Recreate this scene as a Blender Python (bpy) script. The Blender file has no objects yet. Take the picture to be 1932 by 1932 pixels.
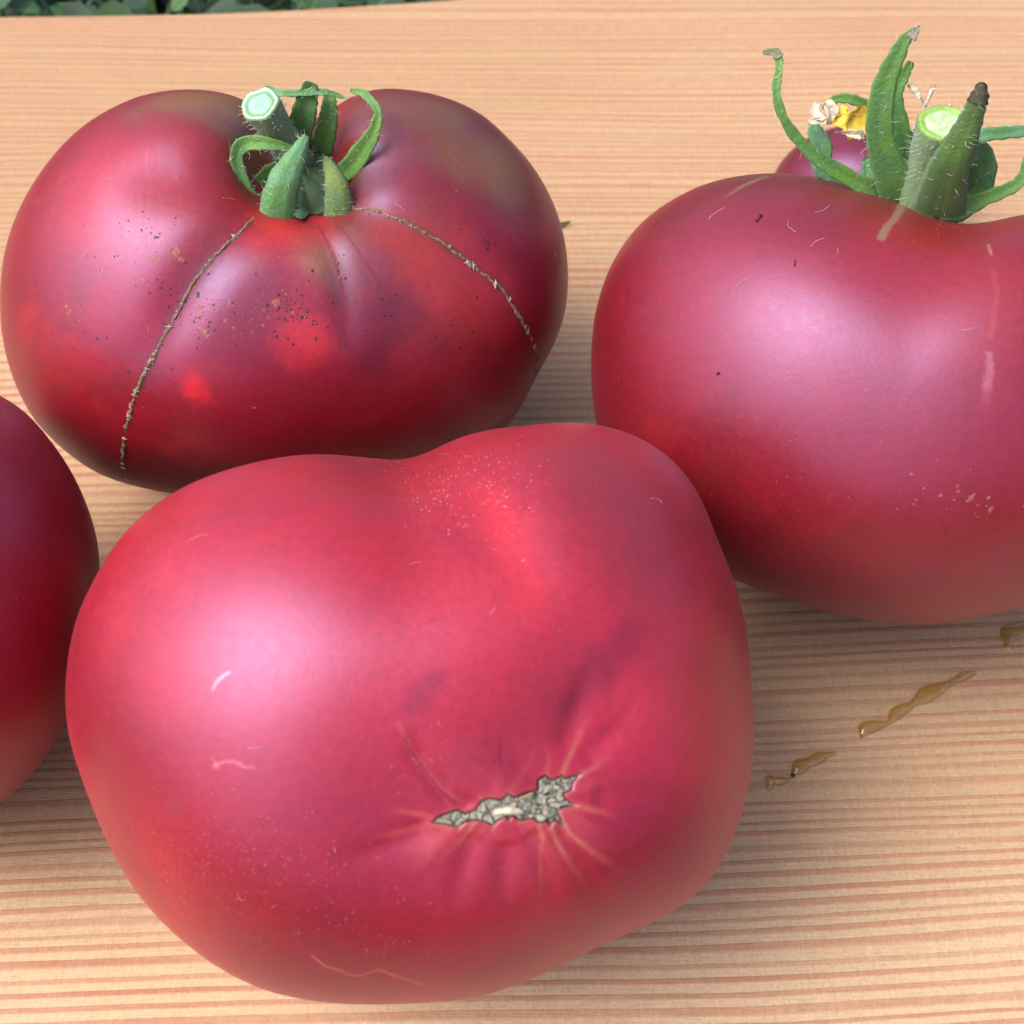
import bpy, math, random
import numpy as np
from mathutils import Vector, Matrix
from mathutils.bvhtree import BVHTree

random.seed(7); np.random.seed(7)
SC = bpy.context.scene
COL = SC.collection
S = 0.01                       # everything below is written in centimetres

# ------------------------------------------------------------------ camera
PITCH, FOV, CAMP = math.radians(50), math.radians(42), np.array([0.0, -18.0, 21.45])
cam_d = bpy.data.cameras.new('camera'); cam = bpy.data.objects.new('camera', cam_d); COL.objects.link(cam)
cam.location = Vector(CAMP) * S
cam.rotation_euler = (math.pi / 2 - PITCH, 0, 0)
cam_d.sensor_width = 36; cam_d.angle = FOV
cam_d.clip_start = 0.01; cam_d.clip_end = 500
cam_d.dof.use_dof = True; cam_d.dof.focus_distance = 0.215; cam_d.dof.aperture_fstop = 34
SC.camera = cam
# ------------------------------------------------------------------ sky, sun, exposure
SUN_EL, SUN_AZ = math.radians(56), math.radians(-110)      # azimuth from +Y, to the left
wd = bpy.data.worlds.new('World'); SC.world = wd; wd.use_nodes = True
nt = wd.node_tree
sky = nt.nodes.new('ShaderNodeTexSky'); sky.sky_type = 'NISHITA'; sky.sun_disc = False
sky.sun_elevation = SUN_EL; sky.sun_rotation = SUN_AZ; sky.dust_density = 6.0; sky.air_density = 0.8; sky.ozone_density = 0.4
nt.links.new(sky.outputs[0], nt.nodes['Background'].inputs[0])
nt.nodes['Background'].inputs[1].default_value = 0.15
sl = bpy.data.lights.new('sun', 'SUN'); sl.energy = .85; sl.angle = math.radians(36); sl.color = (1.0, 0.995, 0.99)
so = bpy.data.objects.new('sun', sl); COL.objects.link(so)
sd = Vector((math.cos(SUN_EL) * math.sin(SUN_AZ), math.cos(SUN_EL) * math.cos(SUN_AZ), math.sin(SUN_EL)))
so.rotation_euler = sd.to_track_quat('Z', 'Y').to_euler()
so.location = sd * 3
SC.view_settings.view_transform = 'Standard'; SC.view_settings.look = 'None'
SC.view_settings.exposure = 0.84; SC.view_settings.gamma = 1
SC.cycles.use_denoising = True
SC.cycles.max_bounces = 6

# ------------------------------------------------------------------ small maths
FW = np.array([0, math.cos(PITCH), -math.sin(PITCH)]); UP = np.array([0, math.sin(PITCH), math.cos(PITCH)]); RT = np.array([1.0, 0, 0])
TF = math.tan(FOV / 2)
def ray(u, v):                       # direction of unit axial depth through a place in the 1932-wide view
    return FW + RT * ((u / 966 - 1) * TF) + UP * ((1 - v / 966) * TF)
def at_depth(u, v, d): return CAMP + ray(u, v) * d
def at_z(u, v, z=0.0):
    r = ray(u, v); return CAMP + r * ((z - CAMP[2]) / r[2])
def proj(P):
    q = np.asarray(P) - CAMP; d = q @ FW
    return np.stack([(q @ RT / d / TF + 1) * 966, (1 - q @ UP / d / TF) * 966, d], -1)
def unit(v): return v / (np.linalg.norm(v) + 1e-12)
def sstep(x, a, b):
    t = np.clip((x - a) / (b - a), 0, 1); return t * t * (3 - 2 * t)
_H = np.random.rand(64, 64, 64)
def vnoise(P):
    P = np.asarray(P); i = np.floor(P).astype(int); f = P - i; f = f * f * (3 - 2 * f); r = 0
    for a in (0, 1):
        for b in (0, 1):
            for c in (0, 1):
                w = (f[..., 0] if a else 1 - f[..., 0]) * (f[..., 1] if b else 1 - f[..., 1]) * (f[..., 2] if c else 1 - f[..., 2])
                r = r + w * _H[(i[..., 0] + a) & 63, (i[..., 1] + b) & 63, (i[..., 2] + c) & 63]
    return r * 2 - 1
def fbm(P, o=4):
    P = np.asarray(P); r = 0; a = 0.5
    for k in range(o): r = r + a * vnoise(P * 2 ** k + 17.3 * k); a *= .5
    return r
def catmull(P, n):
    P = np.asarray(P, float); m = len(P)
    Q = np.vstack([2 * P[0] - P[1], P, 2 * P[-1] - P[-2]])
    out = []
    for t in np.linspace(0, m - 1 - 1e-9, n):
        i = int(t); f = t - i; p0, p1, p2, p3 = Q[i], Q[i + 1], Q[i + 2], Q[i + 3]
        out.append(.5 * ((2 * p1) + (-p0 + p2) * f + (2 * p0 - 5 * p1 + 4 * p2 - p3) * f * f + (-p0 + 3 * p1 - 3 * p2 + p3) * f ** 3))
    return np.array(out)

# ------------------------------------------------------------------ object helpers
def empty(name, loc, label, cat, group=None):
    o = bpy.data.objects.new(name, None); COL.objects.link(o)
    o.location = Vector(loc) * S; o.empty_display_size = 0.01
    o['label'] = label; o['category'] = cat
    if group: o['group'] = group
    return o
def mesh(name, V, F, mat, parent=None, smooth=True, colors=None, kind=None, quads=None):
    """V in cm, world coordinates; the object's origin goes to the parent's place (or the base centre)."""
    V = np.asarray(V, float)
    if parent is not None:
        top = parent
        org = np.zeros(3)
        while top is not None:
            org = org + np.array(top.location); top = top.parent
    else:
        org = np.array([V[:, 0].mean(), V[:, 1].mean(), V[:, 2].min()]) * S
    me = bpy.data.meshes.new(name)
    if quads is not None:
        q = np.asarray(quads, np.int32)
        me.vertices.add(len(V)); me.vertices.foreach_set('co', (V * S - org).astype(np.float32).ravel())
        me.loops.add(q.size); me.loops.foreach_set('vertex_index', q.ravel())
        me.polygons.add(len(q)); me.polygons.foreach_set('loop_start', np.arange(0, q.size, q.shape[1], dtype=np.int32))
        me.update(calc_edges=True); me.validate()
    else:
        me.from_pydata([tuple(v) for v in (V * S - org)], [], [tuple(int(i) for i in f) for f in F])
    if colors is not None:
        at = me.color_attributes.new('pigment', 'FLOAT_COLOR', 'POINT')
        c = np.ones((len(V), 4), np.float32); c[:, :colors.shape[1]] = colors
        at.data.foreach_set('color', c.ravel())
    me.polygons.foreach_set('use_smooth', [smooth] * len(me.polygons))
    me.materials.append(mat); me.update()
    o = bpy.data.objects.new(name, me); COL.objects.link(o)
    if parent is not None: o.parent = parent
    else: o.location = org
    if kind: o['kind'] = kind
    return o
def tag(o, label, cat, group=None):
    o['label'] = label; o['category'] = cat
    if group: o['group'] = group
    return o

# ------------------------------------------------------------------ materials
def newmat(name):
    m = bpy.data.materials.new(name); m.use_nodes = True
    return m, m.node_tree, m.node_tree.nodes['Principled BSDF']
class N:
    def __init__(s, t): s.t = t
    def n(s, ty, **k):
        x = s.t.nodes.new(ty)
        for a, b in k.items(): setattr(x, a, b)
        return x
    def l(s, a, b): s.t.links.new(a, b)
    def m(s, op, a, b=None, c=None, clamp=False):
        x = s.n('ShaderNodeMath', operation=op, use_clamp=clamp)
        for i, v in enumerate((a, b, c)):
            if v is None: continue
            if isinstance(v, (int, float)): x.inputs[i].default_value = v
            else: s.l(v, x.inputs[i])
        return x.outputs[0]
    def noise(s, vec, sc, det=3, rough=.5, dist=0):
        x = s.n('ShaderNodeTexNoise'); x.inputs['Scale'].default_value = sc; x.inputs['Detail'].default_value = det
        x.inputs['Roughness'].default_value = rough; x.inputs['Distortion'].default_value = dist
        if vec is not None: s.l(vec, x.inputs['Vector'])
        return x.outputs[0]
    def mix(s, f, a, b, mode='MIX'):
        x = s.n('ShaderNodeMix', data_type='RGBA', blend_type=mode)
        for i, v in ((0, f), (6, a), (7, b)):
            if isinstance(v, (int, float)): x.inputs[i].default_value = v
            elif isinstance(v, tuple): x.inputs[i].default_value = (*v, 1)
            else: s.l(v, x.inputs[i])
        return x.outputs[2]
    def mr(s, v, a, b, c=0.0, d=1.0, smooth=False):
        x = s.n('ShaderNodeMapRange'); x.clamp = True
        if smooth: x.interpolation_type = 'SMOOTHSTEP'
        s.l(v, x.inputs[0])
        for i, q in enumerate((a, b, c, d)): x.inputs[i + 1].default_value = q
        return x.outputs[0]
    def bump(s, h, st, dist, nrm=None):
        x = s.n('ShaderNodeBump'); x.inputs['Strength'].default_value = st; x.inputs['Distance'].default_value = dist
        s.l(h, x.inputs['Height'])
        if nrm is not None: s.l(nrm, x.inputs['Normal'])
        return x.outputs[0]
    def obj(s, scale=100.0, sx=1, sy=1, sz=1):
        tc = s.n('ShaderNodeTexCoord'); mp = s.n('ShaderNodeMapping')
        mp.inputs['Scale'].default_value = (scale * sx, scale * sy, scale * sz); s.l(tc.outputs['Object'], mp.inputs[0])
        return mp.outputs[0]

def skin_material():
    m, t, b = newmat('tomato_skin'); g = N(t)
    at = g.n('ShaderNodeAttribute', attribute_name='pigment')
    co = g.obj()
    n1 = g.noise(co, 1.1, 4, .6); n2 = g.noise(co, 9, 3, .6); n3 = g.noise(co, 42, 2, .5)
    c = g.mix(g.mr(n1, .35, .7, 0, .25), at.outputs['Color'], (.22, .015, .03))
    dk = g.m('ADD', g.mr(n2, .2, .8, .86, 1.12), g.m('MULTIPLY', g.m('SUBTRACT', n3, .5), .6))
    vm = g.n('ShaderNodeVectorMath', operation='SCALE'); g.l(c, vm.inputs[0]); g.l(dk, vm.inputs['Scale'])
    g.l(vm.outputs[0], b.inputs['Base Color'])
    g.l(g.mr(n2, .2, .8, .37, .46), b.inputs['Roughness']); b.inputs['IOR'].default_value = 1.54
    b.inputs['Specular IOR Level'].default_value = 1.0
    b.inputs['Specular Tint'].default_value = (.56, .52, .96, 1)
    b.inputs['Subsurface Weight'].default_value = .10
    b.inputs['Subsurface Radius'].default_value = (1, .15, .1)
    b.inputs['Subsurface Scale'].default_value = .004
    b.inputs['Sheen Weight'].default_value = .03
    b.inputs['Sheen Roughness'].default_value = .4
    b.inputs['Sheen Tint'].default_value = (1, .78, .8, 1)
    h = g.m('ADD', g.m('MULTIPLY', n2, .6), g.m('MULTIPLY', n3, .25))
    g.l(g.bump(h, .12, .0004), b.inputs['Normal'])
    return m
def leaf_material(name, c1, c2, c3, rough=.55):
    m, t, b = newmat(name); g = N(t); co = g.obj()
    n1 = g.noise(co, 2.2, 3, .6); n2 = g.noise(co, 22, 3, .6)
    c = g.mix(g.mr(n1, .38, .62), c1, c2); c = g.mix(g.mr(n2, .55, .8, 0, .55), c, c3)
    g.l(c, b.inputs['Base Color']); b.inputs['Roughness'].default_value = rough
    b.inputs['Subsurface Weight'].default_value = .1; b.inputs['Subsurface Scale'].default_value = .001
    b.inputs['Sheen Weight'].default_value = .25; b.inputs['Sheen Tint'].default_value = (.75, 1, .85, 1)
    g.l(g.bump(g.noise(co, 14, 4, .7), .6, .0005), b.inputs['Normal'])
    return m
def plain(name, col, rough=.6, var=.35, scale=12, spec=.4, bump=.4):
    m, t, b = newmat(name); g = N(t); co = g.obj()
    n = g.noise(co, scale, 4, .65)
    c = g.mix(g.mr(n, .3, .7), tuple(x * (1 - var) for x in col), tuple(min(1, x * (1 + var)) for x in col))
    g.l(c, b.inputs['Base Color']); b.inputs['Roughness'].default_value = rough; b.inputs['Specular IOR Level'].default_value = spec
    g.l(g.bump(n, bump, .0004), b.inputs['Normal'])
    return m
def vcol(name, rough=.5, spec=.4, bump=0.5, bs=20):
    m, t, b = newmat(name); g = N(t); co = g.obj()
    at = g.n('ShaderNodeAttribute', attribute_name='pigment')
    n = g.noise(co, bs, 4, .65)
    vm = g.n('ShaderNodeVectorMath', operation='SCALE'); g.l(at.outputs['Color'], vm.inputs[0]); g.l(g.mr(n, .25, .75, .75, 1.25), vm.inputs['Scale'])
    g.l(vm.outputs[0], b.inputs['Base Color'])
    b.inputs['Roughness'].default_value = rough; b.inputs['Specular IOR Level'].default_value = spec
    g.l(g.bump(n, bump, .0004), b.inputs['Normal'])
    return m

def wood_material():
    m, t, b = newmat('larch_wood'); g = N(t)
    tc = g.n('ShaderNodeTexCoord'); sp = g.n('ShaderNodeSeparateXYZ')
    mp = g.n('ShaderNodeMapping'); mp.inputs['Scale'].default_value = (100, 100, 100); g.l(tc.outputs['Object'], mp.inputs[0])
    g.l(mp.outputs[0], sp.inputs[0])
    x, y, z = sp.outputs
    def vec(sx, sy, sz, ox=0):
        q = g.n('ShaderNodeMapping'); q.inputs['Scale'].default_value = (sx, sy, sz); q.inputs['Location'].default_value = (ox, 0, 0)
        g.l(mp.outputs[0], q.inputs[0]); return q.outputs[0]
    # grain leans: slightly up to the right near the front edge
    slope = g.mr(y, -14, 14, .062, -.004)
    w = g.m('SUBTRACT', y, g.m('MULTIPLY', x, slope))
    w = g.m('ADD', w, g.m('MULTIPLY', g.m('SUBTRACT', g.noise(vec(.03, .10, .1), 1, 2, .4), .5), 1.8))
    w = g.m('ADD', w, g.m('MULTIPLY', g.m('SUBTRACT', g.noise(vec(.30, 1.1, 1, 5), 1, 3, .5), .5), .10))
    # uneven ring widths: 1-D noise on w
    c1 = g.n('ShaderNodeTexNoise', noise_dimensions='1D'); g.l(w, c1.inputs['W']); c1.inputs['Scale'].default_value = .7; c1.inputs['Detail'].default_value = 2
    ph = g.m('ADD', g.m('MULTIPLY', w, 3.9), g.m('MULTIPLY', c1.outputs[0], 3.2))
    fr = g.m('FRACT', ph)
    ringid = g.m('FLOOR', ph)
    wn = g.n('ShaderNodeTexWhiteNoise', noise_dimensions='1D'); g.l(ringid, wn.inputs['W'])
    # late wood: slow rise then a sharp end
    late = g.m('MULTIPLY', g.mr(fr, .40, .66, smooth=True), g.m('SUBTRACT', 1.0, g.mr(fr, .88, 1.0, smooth=True)))
    late = g.m('MULTIPLY', late, g.mr(wn.outputs['Value'], 0, 1, .5, 1.0))
    late = g.m('MULTIPLY', late, g.mr(g.noise(vec(.22, .7, 1, 9), 1, 2), .25, .7, .55, 1.1))
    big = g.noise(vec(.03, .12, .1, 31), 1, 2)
    early = g.mix(g.m('ADD', g.mr(big, .35, .65, 0, .6), g.mr(y, -8, 16, 0, .7), clamp=True), (.57, .41, .255), (.43, .290, .165))  # big is natural variation; dimmer light towards the far edge is painted in
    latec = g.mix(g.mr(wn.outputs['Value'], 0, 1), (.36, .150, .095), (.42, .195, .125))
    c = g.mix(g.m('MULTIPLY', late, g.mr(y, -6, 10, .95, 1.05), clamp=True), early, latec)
    # fine fibres along the grain and short cross ticks from the saw
    fib = g.noise(vec(1.6, 30, 30), 1, 4, .65)
    tick = g.noise(vec(9, 2.6, 3, 3), 1, 4, .75)
    speck = g.noise(vec(18, 14, 14, 3), 1, 3, .7)
    k = g.m('ADD', g.mr(fib, .25, .75, .90, 1.09), g.m('MULTIPLY', g.m('SUBTRACT', tick, .5), .42))
    k = g.m('ADD', k, g.m('MULTIPLY', g.m('SUBTRACT', speck, .5), .6))
    # sparse dark pores / nicks
    nick = g.mr(g.noise(vec(1.2, 16, 10, 77), 1, 2, .6), .70, .76, 0, .35)
    k = g.m('SUBTRACT', k, nick)
    vm = g.n('ShaderNodeVectorMath', operation='SCALE'); g.l(c, vm.inputs[0]); g.l(k, vm.inputs['Scale'])
    g.l(vm.outputs[0], b.inputs['Base Color'])
    b.inputs['Roughness'].default_value = .7; b.inputs['Specular IOR Level'].default_value = .1
    h = g.m('ADD', g.m('MULTIPLY', late, .7), g.m('ADD', g.m('MULTIPLY', fib, .5), g.m('MULTIPLY', speck, .5)))
    g.l(g.bump(h, .5, .00035), b.inputs['Normal'])
    return m

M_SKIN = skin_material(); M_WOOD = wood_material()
M_LEAF = leaf_material('sepal_green', (.10, .25, .03), (.075, .21, .055), (.15, .32, .15))
M_LEAFD = leaf_material('sepal_deep_green', (.050, .12, .014), (.040, .10, .016), (.085, .16, .05))
M_LEAFB = leaf_material('sepal_bluegreen', (.13, .33, .16), (.08, .24, .06), (.21, .42, .25))
M_STEMB = leaf_material('sepal_back_green', (.13, .21, .035), (.08, .17, .045), (.19, .27, .13))
M_STEM = leaf_material('stem_green', (.15, .26, .10), (.13, .22, .12), (.28, .36, .26))
M_HAIR = plain('plant_hair', (.62, .66, .55), .5, .1)
M_CUT = vcol('cut_stem', .35, .5)
M_CORK = vcol('cork_scar', .75, .2, .9, 24)
M_TIP = plain('withered_tip', (.045, .045, .025), .7)

# ------------------------------------------------------------------ tomatoes
def build_shape(contour, centre, Dk, NT, NF, NB, e=.9, soft=.5, sink=.14, blur=14, shear=(0, 0)):
    """Body whose outline seen from the front is `contour`, resting on the board (z=0)."""
    w = unit(ray(*centre)); a = unit(RT - (RT @ w) * w); b = np.cross(a, w); b = b if b @ UP > 0 else -b
    C2 = catmull(contour + [contour[0]], 600)
    q = np.array([unit(ray(u, v)) for u, v in C2])
    th = np.arctan2(q @ b, q @ a); ta = np.tan(np.arccos(np.clip(q @ w, -1, 1)))
    T = np.linspace(-math.pi, math.pi, NT, endpoint=False)
    o = np.argsort(th); th, ta = th[o], ta[o]
    R = np.interp(T, np.r_[th - 2 * math.pi, th, th + 2 * math.pi], np.r_[ta, ta, ta])
    def blurc(f, s):
        k = np.exp(-.5 * (np.arange(-4 * int(s), 4 * int(s) + 1) / s) ** 2); k /= k.sum(); h = len(k) // 2
        return np.convolve(np.r_[f[-h:], f, f[:h]], k, 'valid')
    R = blurc(R, max(2, NT * .006))
    Rs = blurc(R, NT * blur / 360)
    phf = np.linspace(0, math.pi / 2, NF + 1)[1:]; phb = np.linspace(math.pi / 2, math.pi, NB + 1)[1:-1]
    ph = np.r_[phf, phb]
    s = np.sin(ph) ** e; cz = np.sign(np.cos(ph)) * np.abs(np.cos(ph)) ** e
    # outline correction for perspective
    k = np.max(s[None, :] / (1 - Dk * cz[None, :]), axis=1)
    R = R / k; Rs = Rs / k
    f = sstep(s, soft - .35, 1.0)
    Rg = Rs[:, None] + (R - Rs)[:, None] * f[None, :]          # NT x NP
    e1 = np.cos(T)[:, None] * a[None] + np.sin(T)[:, None] * b[None]
    P = (Rg * s[None])[:, :, None] * e1[:, None, :] - (Dk * cz)[None, :, None] * w
    P = P + w
    pole1 = w - Dk * w; pole2 = w + Dk * w
    V = np.vstack([P.transpose(1, 0, 2).reshape(-1, 3), pole1, pole2])
    dist = (-(CAMP[2]) - sink) / V[:, 2].min()
    V = CAMP + V * dist
    V[:, 2] = np.maximum(V[:, 2], .001)
    NP = len(ph)
    i = np.arange(NT); j = (i + 1) % NT
    Q = []
    for r in range(NP - 1):
        Q.append(np.stack([r * NT + i, (r + 1) * NT + i, (r + 1) * NT + j, r * NT + j], 1))
    Q = np.vstack(Q)
    n0 = NP * NT
    tri1 = np.stack([np.full(NT, n0), i, j, j], 1)
    tri2 = np.stack([np.full(NT, n0 + 1), (NP - 1) * NT + j, (NP - 1) * NT + i, (NP - 1) * NT + i], 1)
    c = CAMP + w * dist
    return dict(V=V, Q=Q, T1=tri1[:, :3], T2=tri2[:, :3], c=c, NT=NT, NP=NP, w=w, dist=dist)

class Body:
    def __init__(s, sh):
        s.V = sh['V']; s.sh = sh; s.c = sh['c']; s.dim = 1.0; s.rebuild(); s.col = np.zeros((len(s.V), 3))
    def rebuild(s):
        NT, NP = s.sh['NT'], s.sh['NP']
        G = s.V[:NT * NP].reshape(NP, NT, 3)
        sr = max(1, NP // 90); st_ = max(1, NT // 240)
        rows = np.unique(np.r_[np.arange(0, NP, sr), NP - 1]); cols = np.arange(0, NT, st_)
        H = G[rows][:, cols]; nr, nc = H.shape[:2]
        V = [tuple(p) for p in H.reshape(-1, 3)] + [tuple(s.V[-2])]
        F = []
        for r in range(nr - 1):
            for k in range(nc):
                k2 = (k + 1) % nc; F.append((r * nc + k, (r + 1) * nc + k, (r + 1) * nc + k2, r * nc + k2))
        for k in range(nc): F.append((nr * nc, k, (k + 1) % nc))
        s.bvh = BVHTree.FromPolygons(V, F)
        # vertex normals by finite differences
        gu = np.roll(G, -1, 1) - np.roll(G, 1, 1)
        gv = np.empty_like(G); gv[1:-1] = G[2:] - G[:-2]; gv[0] = G[1] - G[0]; gv[-1] = G[-1] - G[-2]
        n = np.cross(gv, gu); n /= np.linalg.norm(n, axis=2, keepdims=True) + 1e-12
        n = n.reshape(-1, 3); n = np.vstack([n, -s.sh['w'], s.sh['w']])
        if np.mean(np.sum(n[:NT * NP // 2] * (s.V[:NT * NP // 2] - s.c), 1)) < 0: n[:-2] *= -1
        s.n = n
    def hit(s, u, v, lift=0.0):
        """point on the skin and its normal, on the sight line through a place in the view"""
        r = unit(ray(u, v))
        h, n, _, _ = s.bvh.ray_cast(Vector(CAMP), Vector(r))
        if h is None:
            h, n, _, _ = s.bvh.find_nearest(Vector(CAMP + r * s.sh['dist']))
        n = np.array(n); h = np.array(h)
        if n @ (h - s.c) < 0: n = -n
        return h + n * lift, n
    def line(s, pts, n=24):
        return np.array([s.hit(u, v)[0] for u, v in catmull(pts, n)])
    def dline(s, L, V=None):
        """distance of every vertex to a 3-D polyline, and the position along it"""
        V = s.V if V is None else V
        best = np.full(len(V), 1e9); par = np.zeros(len(V))
        for k in range(len(L) - 1):
            a, b = L[k], L[k + 1]; ab = b - a; t = np.clip((V - a) @ ab / (ab @ ab + 1e-12), 0, 1)
            d = np.linalg.norm(V - (a + t[:, None] * ab), axis=1)
            m = d < best; best[m] = d[m]; par[m] = (k + t[m]) / (len(L) - 1)
        return best, par
    def dent(s, pts, depth, sig, taper=(0, 0), n=16, side=None):
        L = s.line(pts, n) if len(pts) > 1 else np.array([s.hit(*pts[0])[0]] * 2) + np.array([[0, 0, 0], [1e-4, 0, 0]])
        d, p = s.dline(L)
        a = depth * np.exp(-.5 * (d / sig) ** 2)
        if taper[0]: a = a * sstep(p, 0, taper[0])
        if taper[1]: a = a * (1 - sstep(p, 1 - taper[1], 1))
        s.V = s.V - s.n * a[:, None]
    # pigment ---------------------------------------------------------------
    def base(s, c): s.col[:] = c
    def mixc(s, f, c): s.col = s.col * (1 - f[:, None]) + np.array(c) * f[:, None]
    def blob(s, u, v, r, c, k=1.0, warp=.5, hard=.0):
        h = s.hit(u, v)[0]; d = np.linalg.norm(s.V - h, axis=1) / r
        m = d < 2.6
        f = np.zeros(len(d)); dd = d[m] + warp * fbm(s.V[m] * (1.3 / r) + u, 4)
        f[m] = k * (1 - sstep(dd, hard, 1.25))
        s.mixc(f, c)
    def stroke(s, pts, wid, c, k=1.0, n=24, warp=.3, fade=(0, .0), hard=0.):
        L = s.line(pts, n); lo = L.min(0) - wid * 3; hi = L.max(0) + wid * 3
        m = np.all((s.V > lo) & (s.V < hi), 1); V = s.V[m]
        if len(V) == 0: return
        d, p = s.dline(L, V); d = d / wid + warp * fbm(V * (1.5 / wid), 3)
        f = k * (1 - sstep(d, hard, 1.0))
        if fade[0]: f = f * sstep(p, 0, fade[0])
        if fade[1]: f = f * (1 - sstep(p, 1 - fade[1], 1))
        g = np.zeros(len(s.V)); g[m] = f; s.mixc(g, c)
    def mottle(s, c, sc, lo, hi, k, seed=0):
        s.mixc(k * sstep(fbm(s.V * sc + seed, 5), lo, hi), c)
    def emit(s, parent, name='fruit'):
        sh = s.sh; V = s.V
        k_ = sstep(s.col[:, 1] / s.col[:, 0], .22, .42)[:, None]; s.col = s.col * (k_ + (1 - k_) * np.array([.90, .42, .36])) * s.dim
        q = sh['Q']; NT = sh['NT']
        me = bpy.data.meshes.new(name); org = np.array(parent.location)
        tr = np.vstack([sh['T1'], sh['T2']])
        loops = np.r_[q.ravel(), tr.ravel()].astype(np.int32)
        starts = np.r_[np.arange(0, q.size, 4), q.size + np.arange(0, tr.size, 3)].astype(np.int32)
        me.vertices.add(len(V)); me.vertices.foreach_set('co', (V * S - org).astype(np.float32).ravel())
        me.loops.add(len(loops)); me.loops.foreach_set('vertex_index', loops)
        me.polygons.add(len(starts)); me.polygons.foreach_set('loop_start', starts)
        me.update(calc_edges=True)
        at = me.color_attributes.new('pigment', 'FLOAT_COLOR', 'POINT')
        c = np.ones((len(V), 4), np.float32); c[:, :3] = np.clip(s.col, 0.002, 1); at.data.foreach_set('color', c.ravel())
        me.polygons.foreach_set('use_smooth', [True] * len(me.polygons)); me.materials.append(M_SKIN); me.update()
        import bmesh
        o = bpy.data.objects.new(name, me); COL.objects.link(o); o.parent = parent
        # outward faces?
        p = me.polygons[len(q) // 4]
        if Vector(p.normal).dot(Vector(np.array(p.center) + org - s.c * S)) < 0: me.flip_normals()
        return o

RED = (.40, .022, .040); DEEP = (.27, .010, .030); ORANGE = (.52, .055, .022); OLIVE = (.27, .115, .018); PLUM = (.24, .030, .070); PINK = (.50, .035, .085)

# contours, traced round each fruit
CT1 = [(560, 226), (600, 222), (650, 190), (690, 172), (740, 167), (820, 178), (900, 210), (960, 262), (1010, 320), (1045, 385), (1065, 450), (1072, 520), (1066, 590), (1045, 650),
       (1012, 710), (985, 765), (950, 810), (880, 862), (750, 900), (600, 930), (450, 942), (320, 930), (260, 918), (200, 900), (150, 872), (100, 830), (60, 785), (25, 715), (5, 640), (0, 570), (5, 495),
       (25, 420), (60, 350), (110, 282), (170, 228), (250, 186), (310, 172), (370, 169), (430, 177), (475, 196), (520, 215)]
CT2 = [(190, 1070), (230, 1010), (280, 962), (340, 922), (400, 896), (470, 875), (550, 858), (620, 851), (700, 853), (755, 856), (800, 845), (860, 820), (920, 808), (1000, 802), (1060, 797),
       (1120, 800), (1180, 815), (1240, 845), (1290, 890), (1325, 945), (1350, 1010), (1375, 1070), (1395, 1130), (1410, 1200), (1418, 1300), (1423, 1390), (1415, 1470), (1395, 1550), (1360, 1630),
       (1310, 1690), (1240, 1735), (1150, 1776), (1060, 1820), (970, 1860), (880, 1885), (780, 1893), (680, 1895), (590, 1888), (500, 1868), (420, 1830), (350, 1780), (280, 1712), (230, 1640),
       (190, 1560), (155, 1470), (130, 1390), (123, 1310), (130, 1230), (150, 1150)]
CT3 = [(1120, 600), (1140, 530), (1170, 470), (1215, 415), (1280, 370), (1350, 341), (1440, 327), (1530, 331), (1620, 350), (1700, 372), (1760, 392), (1820, 404), (1880, 396), (1932, 385), (2020, 380),
       (2120, 410), (2210, 480), (2270, 590), (2290, 720), (2265, 860), (2190, 990), (2080, 1080), (1932, 1143), (1870, 1162), (1780, 1176), (1680, 1176), (1570, 1156), (1480, 1128), (1390, 1095),
       (1300, 1045), (1220, 975), (1160, 890), (1125, 800), (1115, 700)]
CT4 = [(0, 745), (50, 780), (100, 838), (140, 900), (170, 970), (185, 1030), (188, 1090), (180, 1170), (160, 1270), (130, 1350), (100, 1405), (60, 1460), (0, 1515), (-80, 1565), (-200, 1600), (-340, 1590), (-460, 1520),
       (-540, 1400), (-580, 1240), (-570, 1060), (-510, 900), (-400, 780), (-260, 715), (-120, 705)]
CT5 = [(1462, 322), (1485, 292), (1515, 266), (1555, 246), (1600, 236), (1660, 236), (1715, 244), (1765, 268), (1795, 310), (1800, 360), (1780, 410), (1720, 450), (1640, 465), (1560, 450), (1495, 415), (1462, 370)]

B2 = Body(build_shape(CT2, (790, 1350), .215, 900, 380, 60, e=.90, soft=.55, blur=16))
B1 = Body(build_shape(CT1, (545, 570), .165, 840, 330, 50, e=.88, soft=.45, blur=16))
B3 = Body(build_shape(CT3, (1700, 760), .185, 760, 300, 50, e=.90, soft=.6, blur=16))
B4 = Body(build_shape(CT4, (-200, 1150), .17, 500, 180, 40, e=.93))
B5 = Body(build_shape(CT5, (1632, 350), .055, 300, 100, 30, e=.95))
for n_, b_ in zip('12345', (B1, B2, B3, B4, B5)):
    print('T' + n_, 'centre', np.round(b_.c, 1), 'dist', round(b_.sh['dist'], 1), 'min', np.round(b_.V.min(0), 1), 'max', np.round(b_.V.max(0), 1))

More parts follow.
